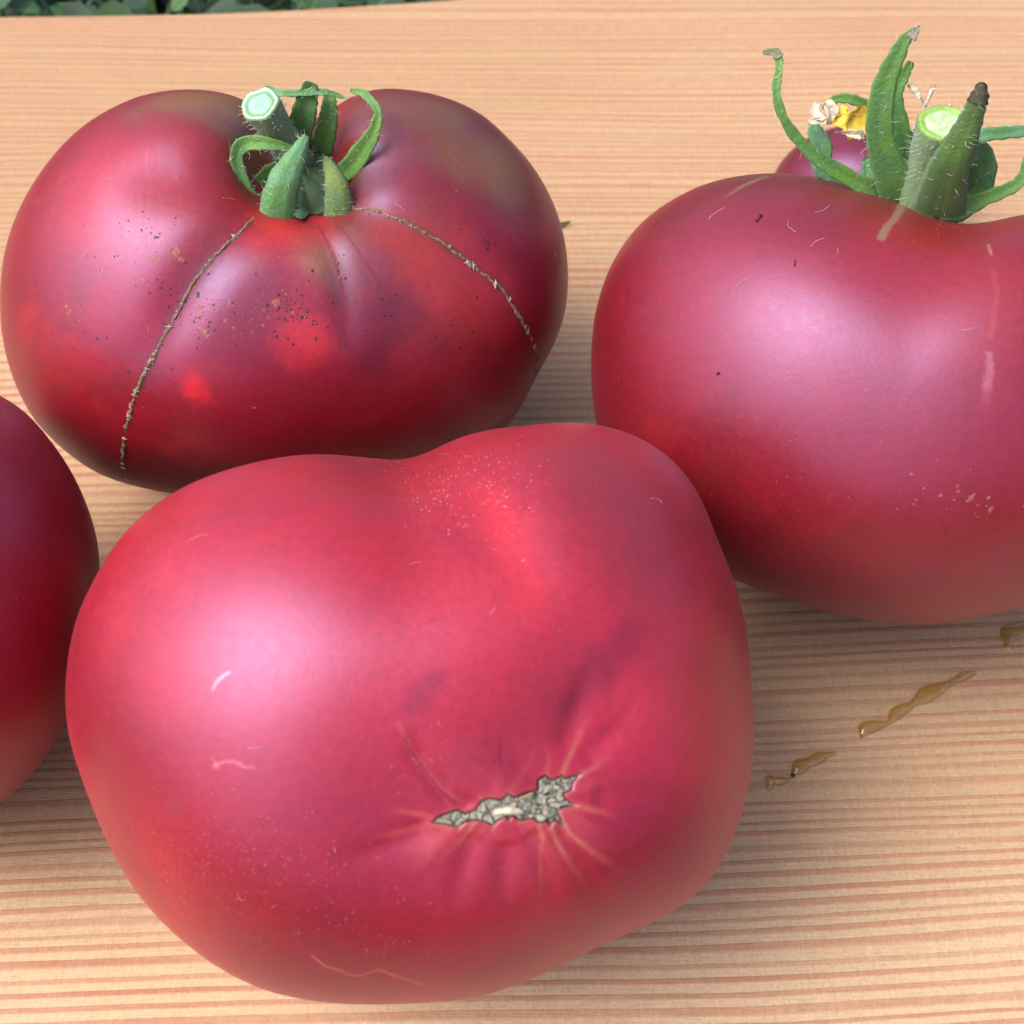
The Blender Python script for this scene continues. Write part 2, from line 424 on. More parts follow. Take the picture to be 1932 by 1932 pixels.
# --- relief
B1.dent([(568, 315)], .85, .85)
B1.rebuild()
B1.dent([(600, 420), (635, 500), (652, 600), (655, 700)], .06, .16, (0, .5)); B1.rebuild()
B1.dent([(480, 410), (400, 490), (345, 570), (300, 660), (262, 740)], .13, .30, (0, .5)); B1.rebuild()
B1.dent([(660, 390), (750, 415), (830, 455), (900, 505), (970, 580)], .13, .30, (0, .4)); B1.rebuild()
B1.dent([(470, 340), (380, 330), (270, 330), (170, 360)], .16, .45, (0, .5)); B1.rebuild()
B1.dent([(650, 330), (740, 300), (850, 300), (960, 340)], .12, .45, (0, .5)); B1.rebuild()
B1.dent([(560, 250), (562, 300)], .5, .45); B1.rebuild()
B2.dent([(755, 858), (800, 920), (860, 1010), (920, 1110), (960, 1230)], .22, .75, (0, .6)); B2.rebuild()
B2.dent([(905, 840), (960, 960), (1005, 1090), (1030, 1200)], .05, .32, (.3, .4)); B2.rebuild()
B2.dent([(800, 1545), (950, 1510), (1090, 1470)], .26, .95); B2.rebuild()
B2.dent([(950, 1500), (1080, 1360), (1210, 1190)], .12, .55, (.2, .4)); B2.rebuild()
B2.dent([(760, 1370), (800, 1440), (850, 1500), (880, 1520)], .05, .09, (.3, 0)); B2.rebuild()
B3.dent([(1860, 380)], .35, 1.2); B3.rebuild()
B3.dent([(1700, 420), (1690, 600), (1660, 800), (1640, 1000)], .05, .9, (.2, .3)); B3.rebuild()

for pts_ in ([(1000, 1560), (1030, 1640), (1060, 1760)], [(1040, 1560), (1100, 1640), (1150, 1740)], [(900, 1565), (870, 1650), (850, 1760)], [(1090, 1440), (1160, 1380), (1230, 1300)], [(1060, 1430), (1090, 1330), (1130, 1220)], [(820, 1560), (720, 1600), (600, 1640)], [(1110, 1500), (1200, 1500), (1290, 1520)], [(960, 1580), (950, 1660), (955, 1740)]):
    B2.dent(pts_, .035, .11, (.15, .6))
B2.rebuild()
SCAR = [(240, 825), (300, 780), (370, 750), (460, 720), (520, 750), (600, 720), (650, 650), (720, 630), (820, 640), (870, 590), (920, 620), (1050, 570), (1110, 560), (1110, 480), (1170, 440),
        (1200, 460), (1230, 480), (1310, 440), (1330, 465), (1460, 430), (1400, 500), (1390, 560), (1320, 590), (1330, 630), (1430, 690), (1290, 700), (1280, 740), (1330, 860), (1250, 800),
        (1210, 860), (1190, 810), (1120, 830), (1070, 790), (980, 810), (900, 770), (870, 810), (850, 770), (740, 850), (700, 830), (620, 810), (520, 815), (460, 870), (390, 850), (300, 835)]
zs = lambda x, y: (758.4 + x * .2315, 1361.2 + y * .2315)
SCP = np.array([zs(*p) for p in SCAR])
def inpoly(P, poly):
    x, y = P[:, 0], P[:, 1]; r = np.zeros(len(P), bool); n = len(poly)
    for i in range(n):
        x1, y1 = poly[i]; x2, y2 = poly[(i + 1) % n]
        c = ((y1 > y) != (y2 > y)) & (x < (x2 - x1) * (y - y1) / (y2 - y1 + 1e-12) + x1); r ^= c
    return r
def polydist(P, poly):
    best = np.full(len(P), 1e9); n = len(poly)
    for i in range(n):
        a = poly[i]; b = poly[(i + 1) % n]; ab = b - a; t = np.clip((P - a) @ ab / (ab @ ab + 1e-9), 0, 1)
        best = np.minimum(best, np.linalg.norm(P - (a + t[:, None] * ab), axis=1))
    return best
pr = proj(B2.V); near = (pr[:, 0] > 780) & (pr[:, 0] < 1130) & (pr[:, 1] > 1430) & (pr[:, 1] < 1590) & (pr[:, 2] < B2.sh['dist'])
ii = np.where(near)[0]; P2 = pr[ii][:, :2]; ins = inpoly(P2, SCP); dd = polydist(P2, SCP)
sgn = np.where(ins, dd, -dd)
scar_base = B2.V.copy()
# --- pigment, with some shade and reflections painted into it
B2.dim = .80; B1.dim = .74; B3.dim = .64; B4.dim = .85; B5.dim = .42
B2.base((.52, .030, .050))
B2.mottle((.60, .05, .095), .30, -.1, .35, .6, 3); B2.mottle(DEEP, .45, .0, .45, .35, 9); B2.mottle((.40, .016, .03), 1.3, .08, .45, .4, 71); B2.mottle((.66, .07, .10), 2.2, .15, .5, .25, 83)
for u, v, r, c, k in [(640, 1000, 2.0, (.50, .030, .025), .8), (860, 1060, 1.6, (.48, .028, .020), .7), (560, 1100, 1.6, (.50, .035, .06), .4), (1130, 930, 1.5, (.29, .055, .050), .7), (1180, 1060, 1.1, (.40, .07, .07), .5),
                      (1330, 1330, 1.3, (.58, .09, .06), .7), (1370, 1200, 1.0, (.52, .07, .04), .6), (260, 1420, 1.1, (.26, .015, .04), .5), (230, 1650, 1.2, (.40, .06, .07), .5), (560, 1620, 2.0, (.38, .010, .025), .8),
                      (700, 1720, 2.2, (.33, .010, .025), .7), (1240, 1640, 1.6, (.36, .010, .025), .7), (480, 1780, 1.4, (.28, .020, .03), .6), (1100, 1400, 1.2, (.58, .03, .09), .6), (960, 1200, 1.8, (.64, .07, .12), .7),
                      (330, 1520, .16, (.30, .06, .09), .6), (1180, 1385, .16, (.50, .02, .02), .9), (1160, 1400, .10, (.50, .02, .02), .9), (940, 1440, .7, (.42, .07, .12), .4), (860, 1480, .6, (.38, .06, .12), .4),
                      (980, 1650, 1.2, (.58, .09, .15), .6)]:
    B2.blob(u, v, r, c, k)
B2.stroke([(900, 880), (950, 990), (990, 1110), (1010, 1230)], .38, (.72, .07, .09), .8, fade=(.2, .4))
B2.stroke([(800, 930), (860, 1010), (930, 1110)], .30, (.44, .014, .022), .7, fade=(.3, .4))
B2.stroke([(1050, 900), (1060, 1010), (1075, 1130)], .22, (.40, .04, .055), .5, fade=(.3, .4))
B2.blob(150, 1240, 1.3, (.32, .012, .035), .7); B2.blob(165, 1330, 1.0, (.30, .012, .035), .6); B2.blob(200, 1450, 1.3, (.26, .010, .03), .7); B2.blob(230, 1560, 1.1, (.30, .014, .03), .6); B2.blob(600, 1830, 1.8, (.26, .012, .03), .8); B2.blob(950, 1830, 1.6, (.28, .012, .03), .7); B2.blob(1240, 1640, 1.5, (.30, .010, .03), .7); B2.blob(760, 1620, 1.5, (.42, .012, .03), .6)  # shade on left rim and lower side painted in, over some real mottling
B2.stroke([(1220, 1160), (1130, 1260), (1000, 1400)], .42, (.30, .02, .06), .75, fade=(.25, .3), warp=.5)  # dark reflected band painted onto the skin
B2.stroke([(850, 1240), (800, 1300), (750, 1370)], .26, (.34, .02, .06), .65, fade=(.3, .3), warp=.5)  # second, shorter dark reflection, also painted on
PALE = (.68, .26, .17); PALER = (.66, .16, .17)
random.seed(21); rays = []
for k_ in range(44):
    t_ = random.random(); an = random.uniform(.15, math.pi - .15) * random.choice((-1, 1, -1)); cx_, cy_ = 300 + 1000 * t_, 800 - 230 * t_; L_ = random.uniform(250, 700)
    rays.append(([(cx_ + math.cos(an) * 90, cy_ - math.sin(an) * 60), (cx_ + math.cos(an) * L_ * .6 + (t_ - .5) * 220, cy_ - math.sin(an) * L_ * .6), (cx_ + math.cos(an) * L_ + (t_ - .5) * 520, cy_ - math.sin(an) * L_)], random.choice((.05, .07, .12, .2)), random.uniform(.2, .5)))
for pts, wd_, k in rays + [([(1310, 420), (1360, 300), (1480, 50), (1560, -120)], .075, .75), ([(1450, 440), (1560, 380), (1760, 240)], .07, .7), ([(1180, 430), (1195, 300), (1170, 150)], .06, .5),
                    ([(1420, 690), (1600, 730), (1800, 780)], .08, .6), ([(1320, 850), (1420, 960), (1650, 1130), (1800, 1230)], .08, .7), ([(1210, 850), (1270, 1000), (1400, 1200), (1580, 1430)], .07, .8),
                    ([(1110, 830), (1150, 980), (1160, 1150)], .06, .7), ([(1130, 1000), (1130, 1300), (1150, 1600)], .04, .5), ([(440, 870), (330, 940), (100, 1130), (-150, 1260)], .15, .6), ([(250, 825), (60, 880), (-150, 930), (-400, 990)], .09, .75),
                    ([(750, 850), (735, 930)], .05, .6), ([(960, 810), (950, 880)], .05, .5), ([(-30, 20), (90, 250), (300, 520), (440, 690)], .05, .5), ([(100, 300), (260, 490), (440, 620), (560, 680)], .03, .5),
                    ([(650, 630), (640, 570)], .06, .5), ([(1330, 600), (1500, 520), (1700, 480)], .12, .35)]:
    B2.stroke([zs(*p) for p in pts], wd_, PALE if wd_ < .09 else PALER, k, fade=(0, .7), warp=.2)
B2.stroke([zs(*p) for p in [(-20, 60), (110, 290), (320, 560), (470, 700)]], .035, (.34, .01, .03), .8, fade=(.2, .1), warp=.1)
B2.stroke([zs(*p) for p in [(800, 60), (795, 250), (820, 390)]], .03, (.30, .01, .05), .7, fade=(.2, .2), warp=.1)
B2.stroke([(590, 1803), (612, 1822), (640, 1830), (672, 1842), (715, 1830), (745, 1842), (770, 1848), (800, 1858)], .045, (.68, .20, .19), .75, warp=.5)
B2.stroke([(402, 1298), (412, 1282), (432, 1268)], .042, (.9, .5, .55), .7, warp=.6)
B2.stroke([(405, 1445), (425, 1436), (450, 1440), (462, 1448), (478, 1446)], .035, (.85, .32, .34), .6, warp=.8)
B2.stroke([(400, 1430), (412, 1450)], .03, (.85, .32, .34), .5, warp=.8)
B2.stroke([(352, 1022), (372, 1012), (392, 1008)], .025, (.75, .25, .25), .7, warp=.8)
f = np.zeros(len(B2.V)); f[ii] = .55 * sstep(sgn, -17, -1) ** 2; B2.mixc(f, (.55, .20, .12))
f[ii] = sstep(sgn, -2.2, 0.8); B2.mixc(f, (.20, .12, .075))
dep = np.zeros(len(B2.V)); dep[ii] = .07 * sstep(sgn, -3, 4); B2.V = B2.V - B2.n * dep[:, None]

B1.base((.36, .018, .030))
B1.mottle(DEEP, .4, -.1, .4, .6, 5); B1.mottle((.20, .07, .06), 1.0, .08, .40, .6, 31); B1.mottle((.56, .05, .03), 1.3, .12, .42, .5, 47); B1.mottle(PINK, .5, .05, .45, .35, 2)
for u, v, r, c, k in [(430, 200, 1.7, OLIVE, 1), (350, 190, 1.1, OLIVE, .8), (420, 270, 1.0, (.17, .075, .03), .9), (740, 215, 2.1, (.17, .080, .016), 1), (850, 250, 2.1, (.20, .085, .018), 1), (960, 330, 1.0, (.27, .09, .03), .7), (930, 300, 1.0, OLIVE, .8), (700, 320, .7, (.10, .05, .02), .9),
                      (450, 460, .8, (.17, .06, .03), .8), (250, 380, 1.7, (.60, .05, .030), .85), (360, 350, 1.2, (.44, .06, .03), .6), (330, 400, 1.1, (.36, .085, .045), .5), (440, 370, .7, (.40, .02, .02), .8), (520, 440, .8, (.80, .04, .03), 1), (590, 455, .5, (.70, .12, .03), .9), (560, 470, .6, (.56, .07, .03), .9),
                      (615, 500, .75, (.36, .16, .025), .95), (630, 540, .4, (.34, .13, .03), .9), (700, 470, 1.2, (.23, .10, .06), .9), (760, 430, .9, (.22, .10, .035), .8), (820, 530, 1.4, (.66, .13, .05), .95), (900, 570, 1.0, (.60, .08, .03), .9), (720, 560, 1.0, (.20, .07, .10), .6),
                      (700, 690, 1.2, (.15, .020, .045), .9), (560, 620, .7, (.52, .05, .045), .8), (480, 560, .9, (.26, .06, .10), .6), (575, 640, .55, (.80, .07, .05), .95), (370, 730, .36, (1.0, .04, .03), 1), (400, 700, .3, (.42, .04, .02), .8), (410, 735, .3, (.40, .02, .02), .8),
                      (820, 680, .8, (.42, .04, .07), .5), (740, 300, .9, (.20, .06, .09), .5), (900, 240, .4, (.22, .06, .06), .6), (500, 430, .3, (.42, .06, .02), .5), (560, 800, 1.6, (.30, .008, .02), .6), (480, 500, .5, (.34, .08, .05), .5)]:
    B1.blob(u, v, r, c, k, warp=.7)
B1.stroke([(604, 430), (632, 490), (650, 570), (658, 680)], .05, (.26, .02, .03), .8, fade=(0, .5), warp=.2)
B1.stroke([(640, 425), (680, 480), (730, 560)], .03, (.34, .02, .03), .7, fade=(0, .3), warp=.2)
B1.stroke([(470, 420), (395, 490), (340, 570), (305, 640), (268, 720)], .13, (.17, .07, .045), .6, warp=.6)
B1.stroke([(665, 390), (750, 415), (820, 450), (885, 495), (940, 540), (985, 600), (1012, 650)], .13, (.17, .075, .045), .6, warp=.6)
B1.stroke([(40, 392), (110, 365), (180, 335)], .04, (.42, .12, .10), .6, fade=(.2, .2)); B1.stroke([(165, 338), (225, 336)], .02, (.46, .14, .12), .6)
B1.stroke([(900, 235), (950, 280), (1010, 350)], .10, (.42, .14, .13), .5, fade=(.2, .2))

B3.base((.38, .022, .032))
B3.mottle(DEEP, .35, -.1, .4, .5, 15); B3.mottle((.36, .04, .06), .5, .0, .4, .5, 12); B3.mottle((.24, .03, .03), 1.2, .05, .45, .45, 52); B3.mottle((.48, .035, .03), 1.6, .15, .45, .4, 61)
for u, v, r, c, k in [(1440, 350, 1.6, (.22, .05, .035), .8), (1280, 410, 1.2, (.24, .045, .03), .8), (1620, 380, 1.6, (.26, .045, .03), .9), (1560, 400, 1.3, (.26, .035, .035), .8), (1780, 480, 1.8, (.40, .045, .018), .9), (1880, 520, 1.7, (.42, .05, .018), .9), (1900, 450, 1.0, (.30, .05, .02), .8),
                      (1700, 540, 1.0, (.42, .045, .06), .5), (1790, 560, 1.2, (.42, .05, .07), .5), (1720, 800, 1.2, (.38, .018, .035), .7), (1560, 790, 1.6, (.36, .015, .035), .6), (1650, 1120, 1.8, (.26, .030, .022), .7), (1850, 1000, 2.0, (.32, .035, .035), .6), (1560, 745, .35, (.42, .02, .018), .9), (1535, 770, .28, (.38, .02, .02), .8), (1580, 770, .2, (.42, .025, .02), .8)]:
    B3.blob(u, v, r, c, k, warp=.7)
for u_, v_ in ((1150, 620), (1140, 720), (1150, 820), (1200, 500)): B3.blob(u_, v_, 1.3, (.24, .010, .026), .6)  # shade along the left rim, put into the skin colour
B3.stroke([(1445, 333), (1400, 352), (1335, 395)], .11, (.30, .22, .10), .9, fade=(0, .7), warp=.3)
B3.stroke([(1445, 332), (1370, 345), (1320, 372)], .3, (.16, .09, .03), .6, fade=(0, .4))
B3.stroke([(1703, 385), (1690, 410), (1672, 430), (1663, 450)], .085, (.38, .21, .12), .95, warp=.35, hard=.5)
B3.stroke([(1865, 462), (1870, 480)], .045, (.5, .22, .12), .9); B3.stroke([(1872, 500), (1880, 560), (1866, 650)], .07, (.56, .13, .08), .65, fade=(.1, .1), warp=.4)
B3.stroke([(1866, 660), (1868, 700), (1860, 740), (1855, 800)], .10, (.56, .22, .30), .7, fade=(.05, .5), warp=.5, hard=.3)

B4.base((.34, .012, .022)); B4.mottle((.30, .03, .05), .4, 0, .4, .6, 3); B4.blob(20, 1050, 1.2, (.30, .03, .03), .5)
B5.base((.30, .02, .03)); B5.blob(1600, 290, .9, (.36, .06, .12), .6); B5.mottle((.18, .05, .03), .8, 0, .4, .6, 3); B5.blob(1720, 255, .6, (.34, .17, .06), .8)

def base_of(b): return (b.c[0], b.c[1], 0)
GRP = 'beefsteak tomatoes lying on the board'
t1 = empty('tomato', base_of(B1), 'red tomato with olive green shoulders, grey zipper scars and a small curled calyx', 'tomato', GRP)
t2 = empty('tomato', base_of(B2), 'large bright pinkish red tomato in front showing its jagged grey blossom scar', 'tomato', GRP)
t3 = empty('tomato', base_of(B3), 'dark red tomato cut by the right edge with tall upright green sepals', 'tomato', GRP)
t4 = empty('tomato', base_of(B4), 'dark crimson tomato cut off by the left edge of the photo', 'tomato', GRP)
t5 = empty('tomato', base_of(B5), 'small purplish tomato half hidden behind the tomato with tall sepals', 'tomato', GRP)
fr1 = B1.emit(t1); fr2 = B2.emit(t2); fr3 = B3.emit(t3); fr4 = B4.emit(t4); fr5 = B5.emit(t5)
B1.rebuild(); B3.rebuild(); B5.rebuild()

# ------------------------------------------------------------------ blossom scar of the front tomato (grey cork plates)
B2v = B2.V; B2.V = scar_base; B2.rebuild()
xs = np.arange(805, 1105, 1.25); ys = np.arange(1452, 1568, 1.25)
GX, GY = np.meshgrid(xs, ys); P = np.stack([GX.ravel(), GY.ravel()], 1)
inn = inpoly(P, SCP); ds = np.where(inn, polydist(P, SCP), -1)
keep = (ds > 1.0)
idx = -np.ones(len(P), int); idx[keep] = np.arange(keep.sum())
# plates: nearest of random seeds
seeds = P[keep][np.random.choice(keep.sum(), 60, replace=False)]
D = np.linalg.norm((P[keep][:, None] - seeds[None]) * np.array([1, 1.15]), axis=2); od = np.sort(D, 1); near_i = D.argmin(1)
tilt = np.random.uniform(-1, 1, (60, 2)); ph_ = np.random.uniform(0, 1, 60)
rel = P[keep] - seeds[near_i]
hgt = .02 + .035 * ph_[near_i] + .0040 * (rel * tilt[near_i]).sum(1)
edge = np.clip((od[:, 1] - od[:, 0]) / 3.0, 0, 1); hgt = hgt - .028 * (1 - edge) + .022 * fbm(np.c_[P[keep] * .22, P[keep][:, 0] * 0 + 3], 3); hgt *= sstep(ds[keep], .5, 4.0); hgt -= .035
V = []
for k_, (u, v) in enumerate(P[keep]):
    h, n = B2.hit(u, v); V.append(h + n * hgt[k_])
colr = np.array([.36, .355, .285])[None] * (.82 + .3 * ph_[near_i])[:, None]
colr = colr * (.74 + .26 * edge)[:, None] * (1 + .55 * fbm(np.c_[P[keep] * .28, P[keep][:, 0] * 0], 3))[:, None] * (.55 + .45 * sstep(ds[keep], 1, 5))[:, None]
warm = (np.random.rand(60) < .07)[near_i]; colr[warm] = colr[warm] * np.array([1.2, 1.1, .85])
ny, nx = GX.shape; F = []
I = idx.reshape(ny, nx)
for a in range(ny - 1):
    for b in range(nx - 1):
        q = (I[a, b], I[a, b + 1], I[a + 1, b + 1], I[a + 1, b])
        if min(q) >= 0: F.append(q[::-1])
sc = mesh('blossom_scar', V, F, M_CORK, t2, smooth=False, colors=colr)
# a pale fibre lying over the scar
def tube(P, R, k=8, cap=True, noise=0.0, seed=0):
    P = np.asarray(P); n = len(P); V = []; F = []
    R = np.broadcast_to(R, (n,)) if np.ndim(R) else np.full(n, R)
    ref = np.array([.31, .52, .79]); 
    for i in range(n):
        t = unit(P[min(i + 1, n - 1)] - P[max(i - 1, 0)]); a = unit(np.cross(t, ref)); b = np.cross(t, a)
        for j in range(k):
            an = 2 * math.pi * j / k; r = R[i]
            V.append(P[i] + (a * math.cos(an) + b * math.sin(an)) * r)
    V = np.array(V)
    if noise:
        V = V + noise * np.stack([vnoise(V * 6 + seed), vnoise(V * 6 + 40 + seed), vnoise(V * 6 + 80 + seed)], 1)
    for i in range(n - 1):
        for j in range(k):
            j2 = (j + 1) % k; F.append((i * k + j, i * k + j2, (i + 1) * k + j2, (i + 1) * k + j))
    if cap:
        F.append(tuple(range(k))[::-1]); F.append(tuple((n - 1) * k + j for j in range(k)))
    return V, F
Pf = np.array([B2.hit(*zs(x, y), lift=.06)[0] for x, y in catmull([(740, 735), (820, 715), (900, 715), (985, 735)], 10)])
V, F = tube(Pf, np.array([.01, .03, .035, .04, .045, .05, .045, .04, .03, .008]), 7, noise=.015)
mesh('style_remnant', V, F, plain('dry_style', (.62, .55, .40), .6), t2)
B2.V = B2v; B2.rebuild()

# ------------------------------------------------------------------ pimples, specks
def specks(body, parent, name, spots, mat, dome=.35, k=7):
    V = []; F = []
    for u, v, r in spots:
        h, n = body.hit(u, v); a = unit(np.cross(n, [.3, .1, .9])); b = np.cross(n, a); o = len(V)
        el = random.uniform(.75, 1.25); V.append(h + n * (r * dome + .003))
        for j in range(k):
            an = 2 * math.pi * j / k; rr = r * random.uniform(.75, 1.2)
            V.append(h + (a * math.cos(an) * el + b * math.sin(an) / el) * rr - n * .002)
        for j in range(k): F.append((o, o + 1 + j, o + 1 + (j + 1) % k))
    return mesh(name, V, F, mat, parent, kind='stuff')
def scatter(cu, cv, su, sv, n, rmin, rmax, ang=0):
    o = []
    for _ in range(n):
        x, y = random.gauss(0, su), random.gauss(0, sv); c, s_ = math.cos(ang), math.sin(ang)
        o.append((cu + x * c - y * s_, cv + x * s_ + y * c, rmin + (rmax - rmin) * random.random() ** 2.5))
    return o
M_PIMP = plain('pale_pimple', (.52, .20, .17), .4, .2); M_PIMP2 = plain('gold_fleck', (.55, .17, .08), .45, .2)
M_DSP = plain('dark_fleck', (.055, .018, .03), .5, .3); M_BSP = plain('brown_blister', (.27, .085, .065), .45, .25)
c2 = np.array(CT2)
def inside2(l, poly): 
    P_ = np.array([(a, b) for a, b, _ in l]); m = inpoly(P_, np.array(poly)); return [x for x, y in zip(l, m) if y]
sp = scatter(870, 920, 75, 50, 200, .008, .016, .5) + scatter(960, 890, 55, 30, 70, .008, .015) + scatter(520, 1640, 140, 55, 330, .005, .011, .35) + scatter(420, 1740, 110, 45, 260, .005, .012, .8) + \
     scatter(300, 1680, 30, 75, 70, .008, .014, -.4) + scatter(800, 1440, 50, 40, 60, .006, .011) + scatter(1000, 1200, 260, 260, 220, .004, .009) + scatter(700, 1780, 60, 30, 30, .007, .014) + scatter(1230, 900, 60, 60, 25, .006, .01)
specks(B2, t2, 'skin_pimples', inside2(sp, (c2 - [790, 1350]) * .985 + [790, 1350]), M_PIMP)
sp = []
for cu, cv, su, sv, n in [(280, 445, 30, 26, 40), (400, 600, 26, 22, 52), (545, 590, 22, 22, 60), (560, 600, 45, 18, 24), (290, 540, 25, 14, 18), (320, 590, 22, 30, 20), (920, 450, 20, 20, 22), (860, 640, 30, 25, 22), (700, 590, 60, 30, 24), (880, 590, 30, 25, 10), (325, 745, 6, 25, 7), (620, 560, 140, 80, 50), (700, 380, 50, 20, 8), (200, 620, 60, 60, 14), (150, 400, 60, 60, 10)]:
    sp += scatter(cu, cv, su, sv, n, .014, .040)
specks(B1, t1, 'dark_specks', sp, M_DSP, .12)
sp = [(290, 486, .075), (330, 475, .10), (342, 490, .07), (425, 605, .055), (388, 628, .09), (378, 620, .05), (432, 575, .05), (375, 580, .06), (365, 540, .07), (520, 570, .085), (552, 590, .05), (575, 598, .04), (505, 600, .03), (430, 530, .05), (395, 510, .05), (595, 610, .05), (268, 528, .045), (130, 590, .06), (125, 578, .05), (150, 605, .04)]
sp += scatter(470, 590, 60, 35, 26, .02, .045) + scatter(540, 470, 30, 30, 6, .015, .02)
specks(B1, t1, 'brown_blisters', sp, M_BSP, .03, 9)
sp = scatter(500, 480, 140, 90, 130, .005, .011) + scatter(330, 340, 130, 60, 110, .005, .011) + scatter(600, 560, 180, 110, 130, .004, .010) + scatter(800, 240, 110, 40, 40, .004, .009) + scatter(250, 700, 90, 90, 60, .004, .009) + scatter(570, 470, 40, 30, 50, .006, .013)
specks(B1, t1, 'gold_specks', inside2(sp, (np.array(CT1) - [545, 570]) * .97 + [545, 570]), M_PIMP2)
sp = scatter(1450, 560, 30, 20, 30, .008, .018) + scatter(1450, 640, 40, 45, 22, .010, .022) + scatter(1800, 940, 60, 25, 12, .02, .05) + scatter(1860, 940, 25, 20, 8, .03, .06)
specks(B3, t3, 'dark_specks', sp, M_BSP, .08)
sp = scatter(1500, 780, 190, 200, 210, .004, .009) + scatter(1780, 420, 60, 20, 60, .006, .012) + scatter(1600, 900, 180, 120, 120, .004, .010) + scatter(1300, 560, 80, 120, 50, .004, .009)
specks(B3, t3, 'pale_specks', inside2(sp, (np.array(CT3) - [1700, 760]) * .97 + [1700, 760]), M_PIMP)
specks(B4, t4, 'pale_specks', scatter(60, 1150, 60, 190, 90, .004, .010), M_PIMP)
def lint(body, parent, spots):
    V = []; F = []
    for u, v, L in spots:
        h, n = body.hit(u, v); a = unit(np.cross(n, [.3, .1, .9])); b = np.cross(n, a); an = random.uniform(0, 6.28); cv = random.uniform(-2.5, 2.5); P_ = []
        q = h + n * .006
        for i in range(7):
            q = q + (a * math.cos(an) + b * math.sin(an)) * L / 6; an += cv / 6 + random.uniform(-.3, .3); P_.append(q + n * (.004 - (np.dot(q - h, q - h)) / 9))
        v_, f_ = tube(np.array(P_), .0024, 3); o = len(V); V += list(v_); F += [tuple(i + o for i in f) for f in f_]
    return mesh('lint', V, F, M_LINT, parent, kind='stuff')
M_LINT = plain('lint_fibre', (.70, .52, .46), .6, .15)
lint(B1, t1, [(random.gauss(540, 230), random.gauss(520, 170), random.uniform(.06, .3)) for _ in range(16)])
lint(B2, t2, [(random.gauss(780, 300), random.gauss(1350, 240), random.uniform(.06, .3)) for _ in range(10)])
lint(B3, t3, [(random.gauss(1560, 200), random.gauss(700, 210), random.uniform(.06, .4)) for _ in range(9)])
# crumb-like flecks
def crumb(body, parent, u, v, L, r, ang, mat, name='dirt_fleck'):
    h, n = body.hit(u, v); a = unit(RT - (RT @ n) * n); b = np.cross(n, a); d = a * math.cos(ang) + b * math.sin(ang)
    P_ = [h + n * r * .6 + d * L * t + n * .02 * math.sin(t * 9) + b * .03 * math.sin(t * 7) for t in np.linspace(-.5, .5, 7)]
    V, F = tube(P_, r * np.array([.4, .9, 1, .7, 1, .9, .3]), 6, noise=r * .5, seed=u); return mesh(name, V, F, mat, parent)
M_DIRT = plain('dark_crumb', (.03, .02, .025), .8)
crumb(B3, t3, 1433, 412, .18, .022, .7, M_DIRT); crumb(B3, t3, 1500, 498, .07, .012, 1.2, M_DIRT); crumb(B3, t3, 1355, 706, .07, .012, -.4, M_DIRT)

# ------------------------------------------------------------------ zipper scars on the shouldered tomato
M_ZIP = vcol('zipper_cork', .8, .2, .9, 30)
def zipper(pts, n, rad, knots):
    L = []; 
    for u, v in catmull(pts, n):
        u += random.uniform(-1.2, 1.2); v += random.uniform(-1.2, 1.2)
        h, nn = B1.hit(u, v); L.append((h, nn))
    Pn = np.array([l[0] for l in L]); Nn = np.array([l[1] for l in L])
    R = rad * np.array([random.uniform(.45, 1.25) for _ in L])
    V, F = tube(Pn - Nn * .008, R * 1.15, 6, noise=.02); V = list(V); C = [np.array([.24, .175, .11]) * random.uniform(.6, 1.3) for _ in V]
    for k in range(1, n - 1):
        t = k / n
        if random.random() > knots(t): continue
        h, nn = L[k]; tg = unit(Pn[k + 1] - Pn[k - 1]); sd_ = np.cross(nn, tg); r = rad * random.uniform(1.7, 3.4); o = len(V)
        pc = np.array([.46, .40, .30]) * random.uniform(.6, 1.2)
        V.append(h + nn * (.02 + r * .25)); C.append(pc)
        m = 8; a0 = random.uniform(0, 1)
        for j in range(m):
            an = a0 + 2 * math.pi * j / m; rr = r * (1.0 if j % 2 == 0 else .42) * random.uniform(.7, 1.2)
            V.append(h + nn * .01 + (tg * math.cos(an) * .8 + sd_ * math.sin(an)) * rr); C.append(pc * .8)
        for j in range(m): F.append((o, o + 1 + j, o + 1 + (j + 1) % m))
    return mesh('zipper_scar', V, F, M_ZIP, t1, smooth=False, colors=np.array(C))
zipper([(478, 410), (450, 440), (415, 475), (380, 512), (350, 560), (318, 620), (292, 668), (268, 715), (250, 760), (237, 812), (232, 860), (236, 905)], 110, .026, lambda t: .25 if t < .5 else .55)
zipper([(663, 392), (705, 398), (750, 414), (800, 438), (850, 470), (900, 508), (945, 545), (975, 590), (1000, 635), (1013, 670), (1010, 700)], 100, .028, lambda t: .25)

